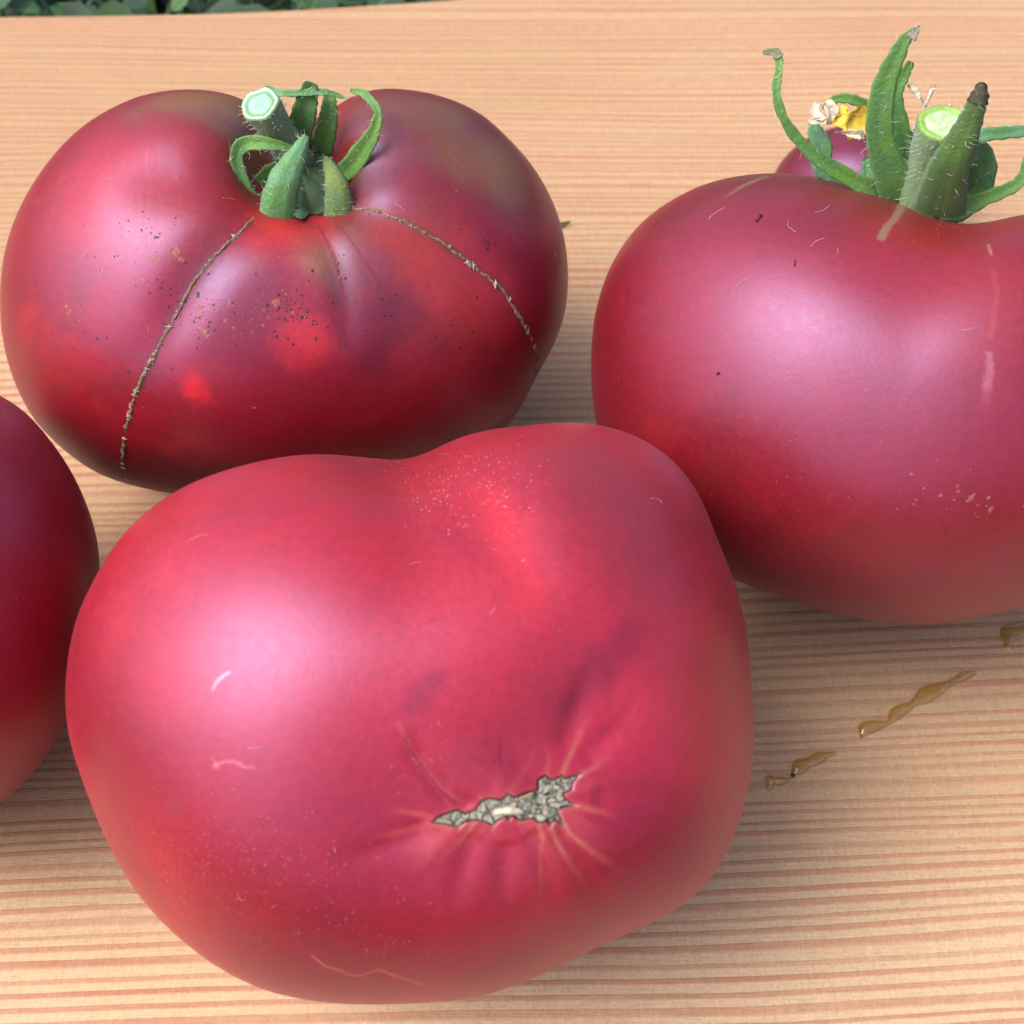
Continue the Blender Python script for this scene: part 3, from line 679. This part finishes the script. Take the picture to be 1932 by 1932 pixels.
# ------------------------------------------------------------------ calyxes
HAIRS = []
def ribbon(pts, W, th=.05, cup=.12, nseg=30, twist=None, crumple=0.0, k=9, seed=0, hairy=0.0, hl=.13, face=None):
    """pts: 3-D control points, W full widths (cm)."""
    P = catmull(pts, nseg); w = np.interp(np.linspace(0, 1, nseg), np.linspace(0, 1, len(W)), W)
    V = []; F = []; prevn = None; T_ = []; S_ = []
    for i in range(nseg):
        t = unit(P[min(i + 1, nseg - 1)] - P[max(i - 1, 0)])
        view = unit(CAMP - P[i]) if face is None else face
        sv = np.cross(t, view)
        if prevn is not None:
            if sv @ prevn < 0: sv = -sv
            sv = sv + .3 * prevn
        sv = unit(sv - (sv @ t) * t); prevn = sv
        T_.append(t); S_.append(sv)
    if np.cross(S_[-2], T_[-2]) @ (CAMP - P[-2]) < 0: S_ = [-q for q in S_]
    for i in range(nseg):
        t = T_[i]; nrm2 = np.cross(S_[i], t)
        if twist is not None:
            an = np.interp(i / (nseg - 1), np.linspace(0, 1, len(twist)), twist); nrm2 = nrm2 * math.cos(an) + S_[i] * math.sin(an)
        sd_ = np.cross(t, nrm2)
        xs = np.linspace(-1, 1, k); tp = max(.25, min(1, w[i] / .3))
        for side in (1, -1):
            rr = xs if side == 1 else xs[1:-1][::-1]
            for x in rr:
                hh = cup * w[i] * (x * x) - .05 * w[i] * math.exp(-(x / .16) ** 2) * side
                edge = .010 * math.sin(i * 1.9 + seed) * (abs(x) > .9)
                V.append(P[i] + sd_ * (x * w[i] / 2 + edge * x) + nrm2 * (hh + side * th * tp / 2 * math.sqrt(max(0, 1 - x * x)) + (0)))
    V = np.array(V)
    if crumple:
        V = V + crumple * np.stack([fbm(V * 3 + seed, 3), fbm(V * 3 + 40 + seed, 3), fbm(V * 3 + 80 + seed, 3)], 1)
    m = 2 * k - 2
    for i in range(nseg - 1):
        for j in range(m):
            j2 = (j + 1) % m; F.append((i * m + j, (i + 1) * m + j, (i + 1) * m + j2, i * m + j2))
    F.append(tuple(range(m))[::-1]); F.append(tuple((nseg - 1) * m + j for j in range(m)))
    if hairy:
        cen = P[np.repeat(np.arange(nseg), m)]
        for _ in range(int(hairy)):
            a = random.randrange(len(V)); d = unit(V[a] - cen[a] + np.random.normal(0, .08, 3))
            HAIRS.append((V[a], d, hl * random.uniform(.4, 1.2)))
    return V, F
def flush_hairs(parent, rad=.0032):
    V = []; F = []
    for p, d, L in HAIRS:
        bend = np.random.normal(0, .35, 3); a = unit(np.cross(d, [.2, .9, .4])); b = np.cross(d, a); o = len(V)
        q = [p, p + d * L * .55, p + unit(d + bend * .6) * L]
        for i, (c, r) in enumerate(zip(q, (rad, rad * .8, rad * .25))):
            for j in range(3):
                an = 2.094 * j; V.append(c + (a * math.cos(an) + b * math.sin(an)) * r)
        for i in range(2):
            for j in range(3):
                j2 = (j + 1) % 3; F.append((o + i * 3 + j, o + i * 3 + j2, o + i * 3 + 3 + j2, o + i * 3 + 3 + j))
    HAIRS.clear()
    return mesh('fine_hairs', V, F, M_HAIR, parent, kind='stuff')
def stem(base, top, r0, r1, parent, hairs=0, bendv=(0, 0, 0), cutc=None, rim=None):
    """pedicel with a cut end"""
    n = 18; P = [base + (top - base) * t + np.array(bendv) * math.sin(t * math.pi) for t in np.linspace(0, 1, n)]
    R = np.array([r0 + (r1 - r0) * t + .02 * math.sin(t * 8) for t in np.linspace(0, 1, n)])
    k = 28; ax = unit(P[-1] - P[-2]); a = unit(np.cross(ax, [.31, .52, .79])); b = np.cross(ax, a)
    V, F = tube(P, R, k, cap=False, noise=.02)
    V = V.reshape(n, k, 3)
    for i in range(n):
        for j in range(k):
            V[i, j] += (V[i, j] - P[i]) * (.04 * math.cos(5 * 2 * math.pi * j / k) + .03 * math.sin(3 * 2 * math.pi * j / k + 1))
    V = V.reshape(-1, 3)
    st_ = mesh('stem', V, F, M_STEM, parent)
    for _ in range(hairs):
        i = random.randrange(n); j = random.randrange(k); v = V[i * k + j]; HAIRS.append((v, unit(v - P[i] + ax * .1 + np.random.normal(0, .05, 3)), .13 * random.uniform(.4, 1.2)))
    # cut face: concentric rings with vascular ring
    top_ring = V[(n - 1) * k:]; cen = P[-1]; CV = []; CC = []; CF = []
    prof = [(1.0, .0), (.97, .03), (.90, .045), (.82, .035), (.74, .015), (.66, .02), (.55, .035), (.35, .04), (.15, .035)]
    for pi_, (s_, h) in enumerate(prof):
        for j in range(k):
            q = cen + (top_ring[j] - cen) * s_ + ax * (h + .012 * vnoise(np.array([[j * .9, s_ * 7, 3.3]]))[0]); CV.append(q); CC.append(cutc(s_, j))
    for i in range(len(prof) - 1):
        for j in range(k):
            j2 = (j + 1) % k; CF.append((i * k + j, i * k + j2, (i + 1) * k + j2, (i + 1) * k + j))
    CF.append(tuple((len(prof) - 1) * k + j for j in range(k)))
    mesh('cut_face', CV, CF, M_CUT, st_, colors=np.array(CC))
    return st_

# calyx of the shouldered tomato
h0 = B1.hit(568, 345)[0]; d0 = proj(h0[None])[0][2] ; print('T1 hub depth', d0)
za = lambda x, y: (388.9 + x * .2013, 116.7 + y * .2013)
px1 = d0 * 2 * TF / 1932 * .2013            # cm per drawn unit
def A(x, y, k): return at_depth(*za(x, y), d0 - k)
def sep1(pts, W, mat=M_LEAF, **kw):
    V, F = ribbon([A(*p) for p in pts], [w * px1 for w in W], **kw); return mesh('sepal', V, F, mat, t1)
sep1([(880, 1000, -.3), (740, 1200, .3), (560, 1340, .55), (410, 1270, .75), (325, 1060, .95), (285, 880, 1.1), (370, 765, 1.25), (600, 770, 1.35), (860, 825, 1.2)], [150, 220, 230, 150, 110, 120, 140, 115, 25], hairy=150, cup=.18)
sep1([(900, 1000, -.3), (830, 1250, .4), (740, 1450, .6), (685, 1540, .95), (680, 1350, 1.25), (745, 1090, 1.45), (850, 880, 1.5), (940, 690, 1.45)], [220, 320, 350, 350, 330, 280, 180, 70], M_LEAFB, hairy=180, cup=-.22)
sep1([(950, 1000, -.3), (1080, 1300, .35), (1180, 1480, .6), (1240, 1555, .85), (1245, 1360, 1.1), (1210, 1120, 1.2), (1120, 900, 1.1)], [240, 330, 320, 280, 265, 215, 80], M_STEMB, hairy=150, cup=-.20)
sep1([(980, 1050, -.3), (1180, 1090, .35), (1340, 1000, .6), (1450, 850, .8), (1560, 680, 1.0), (1610, 500, 1.1), (1570, 390, 1.1), (1460, 290, 1.0), (1350, 268, .9)], [160, 170, 190, 190, 130, 75, 75, 70, 35], hairy=80, cup=.15)
sep1([(900, 1000, -.4), (865, 780, .1), (910, 520, .7), (955, 320, 1.0), (985, 190, 1.2)], [180, 220, 240, 190, 130], hairy=60, cup=.15)
sep1([(1000, 1000, -.4), (1090, 780, .1), (1140, 560, .5), (1155, 400, .7), (1150, 320, .75)], [200, 220, 190, 140, 110], hairy=50, cup=.12)
sep1([(780, 950, -.5), (640, 600, .2), (570, 270, .7), (700, 295, 1.0), (900, 290, 1.1), (1130, 285, 1.1), (1320, 345, 1.0)], [110, 110, 80, 60, 62, 60, 18], M_LEAFB, hairy=30, cup=.1)
V = []; F = []; n_ = 60
for r_ in range(9):
    q = r_ / 8
    for j in range(n_):
        an = 2 * math.pi * j / n_; lob = 1 + .08 * math.cos(7 * an + 1) + .05 * math.sin(13 * an)
        x = 890 + math.cos(an) * 380 * q * lob; y = 1150 + math.sin(an) * 330 * q * lob
        h, n = B1.hit(*za(x, y)); P_ = A(x, y, .0); V.append(h + n * (.05 + .25 * (1 - q) ** .7 * q + .25 * (1 - q) + .04 * math.cos(7 * an + 1) * q))
for r_ in range(8):
    for j in range(n_): j2 = (j + 1) % n_; F.append((r_ * n_ + j, (r_ + 1) * n_ + j, (r_ + 1) * n_ + j2, r_ * n_ + j2))
mesh('calyx_base', V, F, leaf_material('calyx_dark', (.022, .060, .012), (.03, .08, .02), (.07, .13, .06)), t1)
def cut1(s_, j):
    if s_ > .93: return (.22, .36, .16)
    if s_ > .78: return (.40, .58, .42)
    if s_ > .62: return (.14, .32, .16)
    return (.28, .54, .38) if s_ > .3 else (.24, .48, .33)
stem(A(900, 1000, -.1), A(512, 405, 1.45), .28, .315, t1, 260, cutc=cut1)
# dried tip threads on the calyx
sep1([(950, 1000, -.2), (1000, 1200, .25), (1050, 1380, .45), (1080, 1520, .5)], [200, 330, 300, 60], hairy=60, cup=.2)
sep1([(850, 1000, -.2), (700, 1080, .35), (560, 1120, .5), (440, 1130, .6)], [200, 300, 280, 90], hairy=60, cup=.2)
V, F = ribbon([A(1120, 880, 1.05), A(1150, 960, 1.1), A(1230, 1060, 1.15), A(1290, 1090, 1.1)], [.05, .12, .1, .02], th=.02, crumple=.08, seed=3, nseg=14)
mesh('withered_tip', V, F, plain('dry_tan', (.42, .36, .26), .7), t1)
V, F = ribbon([A(440, 1250, .5), A(400, 1320, .5), A(440, 1440, .45), A(560, 1490, .5)], [.03, .07, .09, .03], th=.02, crumple=.08, seed=8, nseg=14)
mesh('withered_tip', V, F, M_HAIR, t1)
flush_hairs(t1)

# calyx of the right-hand tomato
pv = proj(B3.V); m_ = (np.abs(pv[:, 0] - 1770) < 12); top = np.argmin(np.where(m_, pv[:, 1], 1e9)); d3 = pv[top, 2] + .25; print('T3 hub', pv[top], d3)
zb = lambda x, y: (1397.2 + x * .2768, 19.4 + y * .2768)
px3 = d3 * 2 * TF / 1932 * .2768
def Bp(x, y, k): return at_depth(*zb(x, y), d3 - k)
def sep3(pts, W, mat=M_LEAF, parent=None, **kw):
    V, F = ribbon([Bp(*p) for p in pts], [w * px3 for w in W], **kw); return mesh('sepal', V, F, mat, parent or t3)
sep3([(1150, 1330, -.4), (930, 1240, .0), (740, 1140, .2), (560, 1030, .4), (400, 890, .6), (290, 730, .8), (243, 560, .95), (262, 400, 1.0), (250, 300, 1.0), (160, 288, .95)], [200, 150, 110, 105, 75, 62, 58, 52, 44, 20], hairy=90, cup=.15)
sep3([(1180, 1400, -.5), (1080, 1230, .1), (1000, 1050, .5), (955, 880, .8), (950, 700, 1.1), (985, 500, 1.4), (1060, 320, 1.7), (1130, 190, 1.9), (1212, 112, 2.0)], [300, 270, 210, 185, 175, 150, 115, 75, 16], hairy=120, cup=.10, nseg=40)
sep3([(1200, 1300, -.8), (1120, 900, .0), (1060, 600, .4), (1110, 450, .6), (1165, 350, .8)], [140, 120, 90, 80, 50], M_LEAF, hairy=20)
sep3([(1330, 1420, .5), (1365, 1270, 1.0), (1415, 1090, 1.5), (1490, 920, 1.8), (1560, 770, 2.0), (1615, 620, 2.2), (1648, 500, 2.3)], [360, 320, 260, 200, 155, 112, 60], M_LEAFD, hairy=90, cup=-.16, nseg=36)
V, F = ribbon([Bp(1612, 635, 2.2), Bp(1632, 570, 2.26), Bp(1648, 490, 2.32)], [.31, .27, .09], th=.08, cup=-.2, nseg=10)
mesh('withered_tip', V, F, M_TIP, t3)
V, F = ribbon([Bp(1160, 190, 2.02), Bp(1190, 150, 2.04), Bp(1216, 104, 2.06)], [.17, .11, .03], th=.06, nseg=8)
mesh('withered_tip', V, F, plain('grey_tip', (.22, .21, .18), .7), t3)
V, F = ribbon([Bp(262, 325, 1.03), Bp(235, 285, 1.02), Bp(150, 287, .97)], [.15, .14, .06], th=.06, nseg=10)
mesh('withered_tip', V, F, plain('brown_green_tip', (.16, .17, .10), .7), t3)
sep3([(1450, 1330, -.6), (1590, 1220, -.3), (1640, 1050, .1), (1600, 900, .5), (1650, 850, .6), (1800, 835, .6), (1960, 825, .5), (2080, 860, .4)], [200, 230, 210, 140, 95, 85, 80, 40], M_LEAFB, hairy=60, cup=.1, nseg=40)
sep3([(1380, 1400, .0), (1500, 1370, .2), (1650, 1290, .4), (1800, 1230, .5), (1900, 1170, .6), (1950, 1050, .7), (1980, 850, .8), (1990, 700, .8)], [160, 130, 100, 90, 80, 60, 50, 20], hairy=80, cup=.15)
sep3([(1150, 1200, -1.0), (1000, 900, -.3), (880, 680, .0), (770, 610, .1), (650, 605, .1), (560, 670, .1)], [140, 100, 75, 70, 60, 30], hairy=30)
sep3([(900, 1260, -.7), (700, 1150, -.5), (560, 1060, -.3), (560, 930, -.1), (510, 830, .0), (490, 750, .05)], [200, 150, 150, 130, 110, 50], M_LEAFB, hairy=40, cup=.15)
sep3([(1000, 1300, -.5), (900, 1240, -.3), (870, 1130, -.2), (850, 1000, -.1)], [150, 130, 90, 40], M_LEAFB, hairy=20, cup=.15)
def cut3(s_, j):
    if s_ > .93: return (.16, .30, .06)
    if s_ > .7: return (.24, .42, .09)
    r_ = .5 + .5 * math.sin(j * .9 + s_ * 9)
    return (.34 + .12 * r_, .56 + .1 * r_, .22 + .16 * r_)
stem(Bp(1225, 1400, -.4), Bp(1388, 778, 1.30), .44, .385, t3, 520, cutc=cut3)
flush_hairs(t3)
# white rim fibres where calyx meets fruit
V = []; F = []
for k_ in range(46):
    u0 = random.uniform(1795, 1900); v0 = 404 - (u0 - 1840) * .06 + random.uniform(-4, 5)
    h, n = B3.hit(u0, v0 + 6); d = unit(np.array([random.uniform(-1, 1), random.uniform(-.4, .4), random.uniform(0, .5)])); P_ = [h + n * .02, h + n * .05 + d * .12, h + n * .03 + d * .25]
    v_, f_ = tube(P_, .007, 4); o = len(V); V += list(v_); F += [tuple(i + o for i in q) for q in f_]
mesh('dry_fibres', V, F, M_HAIR, t3, kind='stuff')

# dried blossom caught on the sepals
bl = empty('dried_blossom', Bp(640, 780, 0), 'shrivelled yellow and white flower remains stuck behind the tall sepals', 'flower')
M_YEL = plain('yellow_petal', (.70, .48, .06), .6, .35, 6); M_WHT = plain('dry_white_petal', (.62, .57, .44), .7, .25, 8)
for pts, W, m_ in [([(600, 690, .2), (690, 760, .3), (790, 790, .3), (900, 760, .2)], [.14, .30, .34, .22], M_YEL), ([(640, 660, .25), (690, 720, .35), (740, 790, .35)], [.12, .2, .12], M_YEL), ([(740, 700, .1), (820, 700, .15), (890, 730, .1)], [.14, .2, .16], M_YEL),
                   ([(580, 740, .35), (605, 690, .4), (640, 655, .4), (670, 690, .4)], [.12, .26, .28, .14], M_WHT), ([(690, 815, .4), (760, 828, .42), (850, 805, .4)], [.08, .2, .14], M_WHT)]:
    V, F = ribbon([Bp(*p) for p in pts], W, th=.02, cup=.2, crumple=.26, seed=pts[0][0], nseg=22)
    mesh('petal', V, F, m_, bl)
for pts, W in [([(455, 735, .3), (500, 745, .35), (560, 740, .35), (600, 745, .4)], [.05, .14, .12, .05]), ([(540, 610, .3), (520, 680, .35), (545, 720, .38), (580, 735, .4)], [.08, .16, .14, .06]), ([(460, 735, .3), (480, 775, .3), (500, 770, .3)], [.06, .08, .03])]:
    V, F = ribbon([Bp(*p) for p in pts], W, th=.02, cup=.2, crumple=.15, seed=pts[0][1], nseg=14); mesh('withered_sepal', V, F, M_WHT, bl)
bl2 = empty('dried_filaments', Bp(1220, 760, -.2), 'thin white withered flower filaments sticking up beside the cut stem', 'flower')
for pts, r in [([(1150, 500, .5), (1195, 560, .5), (1250, 650, .4), (1225, 740, .3), (1165, 850, .1)], .035), ([(1315, 525, .5), (1285, 590, .45), (1255, 655, .4)], .026), ([(1425, 640, .3), (1400, 680, .2), (1370, 740, .1)], .03), ([(1150, 500, .52), (1200, 545, .52), (1215, 600, .5)], .045), ([(1310, 515, .5), (1322, 535, .5)], .04)]:
    P_ = catmull([Bp(*p) for p in pts], 14); V, F = tube(P_, r * np.array([random.uniform(.5, 1.3) for _ in P_]), 6, noise=.035); mesh('filament', V, F, M_WHT, bl2)

# cork rings at the top of the small tomato
V = []; F = []; C = []
for r_ in range(11):
    y = 770 + r_ * 32
    P_ = []
    for x in np.linspace(1030, 1230, 12):
        h, n = B5.hit(*zb(x, y + 10 * math.sin(x * .02 + r_) )); P_.append(h + n * .02)
    v_, f_ = tube(P_, .055 * np.array([random.uniform(.5, 1.3) for _ in P_]), 6, noise=.04, seed=r_); o = len(V); V += list(v_); F += [tuple(i + o for i in q) for q in f_]
    C += [np.array([.46, .34, .20]) * random.uniform(.5, 1.2)] * len(v_)
mesh('cork_rings', V, F, M_CORK, t5, colors=np.array(C))

# short dry splinter behind the shouldered tomato
sp_ = [at_z(1045, 400, .5), at_z(1062, 396, .55), at_z(1078, 391, .6)]
V, F = ribbon(sp_, [.12, .16, .03], th=.05, crumple=.1, nseg=10); V = V - [0, 0, V[:, 2].min() - .0]
tag(mesh('dry_leaf_scrap', V, F, plain('brown_scrap', (.13, .09, .05), .8)), 'tiny brown dry leaf scrap poking out behind the tomato with zipper scars', 'leaf scrap')

# ------------------------------------------------------------------ board
edge = [at_z(u, v) for u, v in [(-900, 62), (-500, 42), (-200, 32), (0, 27), (200, 25), (400, 21), (540, 15), (660, 8), (800, -1), (1000, -18), (1300, -45), (1700, -80), (2200, -110), (2900, -130)]]
E = catmull(edge, 90)
x0, x1 = E[0][0], E[-1][0]
TH = 4.2; rb = .25
E = np.array(E); front = -22.0
def outline(off): return [(p[0], p[1] - off) for p in E]
top = [(x0 + rb, front + rb)] + [(min(max(p[0], x0 + rb), x1 - rb), p[1] - rb) for p in E] + [(x1 - rb, front + rb)]
def ring(off, z): 
    cx = (x0 + x1) / 2
    o = [(x0 - off, front - off, z)] + [(p[0] + (-off if i == 0 else off if i == len(E) - 1 else 0), p[1] + off, z) for i, p in enumerate(E)] + [(x1 + off, front - off, z)]
    return o
R_ = [ring(-rb, 0), ring(-rb * .45, -rb * .12), ring(-rb * .12, -rb * .45), ring(0, -rb), ring(0, -TH)]
V = [p for r_ in R_ for p in r_]; n = len(R_[0]); F = [tuple(range(n))[::-1]]
for i in range(len(R_) - 1):
    for j in range(n): j2 = (j + 1) % n; F.append((i * n + j, i * n + j2, (i + 1) * n + j2, (i + 1) * n + j))
F.append(tuple((len(R_) - 1) * n + j for j in range(n)))
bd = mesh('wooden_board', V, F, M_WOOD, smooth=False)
import bmesh
bm = bmesh.new(); bm.from_mesh(bd.data); bmesh.ops.recalc_face_normals(bm, faces=bm.faces); bm.to_mesh(bd.data); bm.free()
# keep texture coordinates on the table origin
for v in bd.data.vertices: v.co += bd.location
bd.location = (0, 0, 0)
tag(bd, 'planed tan larch board with fine reddish grain under the tomatoes', 'board')

# ------------------------------------------------------------------ amber juice drips
def juice_mat():
    m, t, b = newmat('amber_juice'); g = N(t); n = g.noise(g.obj(), 6, 3)
    g.l(g.mix(g.mr(n, .3, .7), (.95, .62, .18), (1.0, .78, .36)), b.inputs['Base Color']); b.inputs['Roughness'].default_value = .06
    b.inputs['Specular IOR Level'].default_value = .7; b.inputs['Subsurface Weight'].default_value = .2; b.inputs['Subsurface Scale'].default_value = .001
    b.inputs['Transmission Weight'].default_value = .85; b.inputs['Coat Weight'].default_value = .6; b.inputs['Coat Roughness'].default_value = .08
    return m
M_JUICE = juice_mat()
def drip(pts, W, label, h=.10):
    P = catmull([at_z(*zc(x, y)) for x, y in pts], 40); n = len(P)
    w = np.interp(np.linspace(0, 1, n), np.linspace(0, 1, len(W)), W) * (1 + .16 * np.sin(np.linspace(0, 1, n) * 15 + pts[0][0])) + .01
    V = []; F = []; k = 11
    for i in range(n):
        t = unit(P[min(i + 1, n - 1)] - P[max(i - 1, 0)]); sd_ = np.cross([0, 0, 1], t)
        for j in range(k):
            a = math.pi * j / (k - 1); V.append(P[i] + sd_ * math.cos(a) * w[i] / 2 + np.array([0, 0, -.01 + math.sin(a) * min(h, w[i] * .5)]))
    for i in range(n - 1):
        for j in range(k - 1): F.append((i * k + j, i * k + j + 1, (i + 1) * k + j + 1, (i + 1) * k + j))
    F.append(tuple(range(k))); F.append(tuple((n - 1) * k + j for j in range(k))[::-1])
    for i in range(n - 1): F.append((i * k, (i + 1) * k, (i + 1) * k + k - 1, i * k + k - 1))
    V = np.array(V); V[:, :2] += .02 * np.stack([vnoise(V * 5), vnoise(V * 5 + 9)], 1)
    o = mesh('juice_drip', V, F, M_JUICE); tag(o, label, 'juice drip', 'amber juice drips in a dotted line')
    return o
zc = lambda x, y: (1397.2 + x * .2768, 1118.1 + y * .2768)
drip([(185, 1350), (205, 1290), (270, 1290), (345, 1268)], [.08, .20, .18, .06], 'small amber juice drip nearest the front tomato with the grey blossom scar')
drip([(350, 1265), (400, 1190), (480, 1155), (570, 1115), (655, 1105)], [.06, .26, .24, .16, .06], 'short amber juice drip second from the front tomato')
drip([(815, 985), (850, 930), (920, 910), (1010, 885), (1060, 830), (1120, 790), (1180, 760), (1260, 700), (1360, 655), (1440, 610), (1520, 570), (1605, 545)], [.06, .30, .22, .06, .30, .26, .14, .32, .24, .14, .22, .06], 'long wavy amber juice streak on the bare wood at the lower right', .11)
drip([(1825, 390), (1840, 290), (1920, 260), (2000, 270)], [.14, .34, .36, .2], 'amber juice drip cut by the right edge of the photo')
tag(specks.__call__ and mesh('dark_crumb', *(lambda P_: tube(P_, .035 * np.array([.5, 1, 1, .5]), 6))([at_z(*zc(350, 1262)) + np.array([dx, 0, .10]) for dx in (-.04, -.015, .015, .04)]), M_DIRT), 'tiny black crumb at the end of the short amber drip', 'crumb')

# ------------------------------------------------------------------ lawn
gm, gt, gb = newmat('soil_and_moss'); g = N(gt)
g.l(g.mix(g.noise(g.obj(100), .4, 5), (.012, .020, .008), (.025, .045, .015)), gb.inputs['Base Color']); gb.inputs['Roughness'].default_value = .9
G = 30000
o = mesh('ground', [(-G, -G, -TH), (G, -G, -TH), (G, G, -TH), (-G, G, -TH)], [(0, 1, 2, 3)], gm, smooth=False); o['kind'] = 'structure'
lm, lt, lb = newmat('lawn_leaf'); g = N(lt)
at = g.n('ShaderNodeAttribute', attribute_name='pigment'); g.l(at.outputs['Color'], lb.inputs['Base Color']); lb.inputs['Roughness'].default_value = .5
rs = np.random.RandomState(4); V = []; F = []; C = []
def ground_edge_y(x): return np.interp(x, E[:, 0], E[:, 1])
for k_ in range(15000):
    x = rs.uniform(-55, 55); ey = ground_edge_y(x); y = ey + .3 + 70 * rs.rand() ** 1.6
    big = rs.rand() < .45
    base = np.array([x, y, -TH + .02 + rs.uniform(0, .8)]); o = len(V)
    sh = rs.choice(3, p=[.5, .3, .2]); col = np.array([(.030, .085, .030), (.045, .12, .055), (.060, .16, .035)][sh]) * rs.uniform(.3, .85)
    if big:   # rounded ground-cover leaf
        r = rs.uniform(.3, .85); az = rs.uniform(0, 6.28); ti = rs.uniform(.1, .9); z = rs.uniform(.4, 2.6)
        a = np.array([math.cos(az), math.sin(az), ti * .5]); b = np.array([-math.sin(az), math.cos(az), rs.uniform(-.4, .4)]); c = base + [0, 0, z]
        V.append(c + [0, 0, -.08 * r]); C.append(col)
        for j in range(8):
            an = j * math.pi / 4; V.append(c + a * math.cos(an) * r * 1.2 + b * math.sin(an) * r * .8); C.append(col * 1.1)
        for j in range(8): F.append((o, o + 1 + j, o + 1 + (j + 1) % 8))
    else:     # grass blade
        L = rs.uniform(2, 4.6); az = rs.uniform(0, 6.28); w_ = rs.uniform(.10, .22); d = np.array([math.cos(az), math.sin(az), 0]); s2 = np.array([-d[1], d[0], 0]); le = rs.uniform(.2, 1.1)
        for i, t in enumerate((0, .4, .75, 1)):
            c = base + d * L * le * t * t + [0, 0, L * t * (1 - .35 * t * le)]; ww = w_ * (1 - t ** 2)
            if i < 3: V += [c - s2 * ww, c + s2 * ww]; C += [col, col]
            else: V.append(c); C.append(col)
        F += [(o, o + 1, o + 3, o + 2), (o + 2, o + 3, o + 5, o + 4), (o + 4, o + 5, o + 6)]
o = mesh('lawn_plants', V, F, lm, colors=np.array(C), kind='stuff'); o['label'] = 'dark green grass and small round leaves beyond the board'; o['category'] = 'grass'
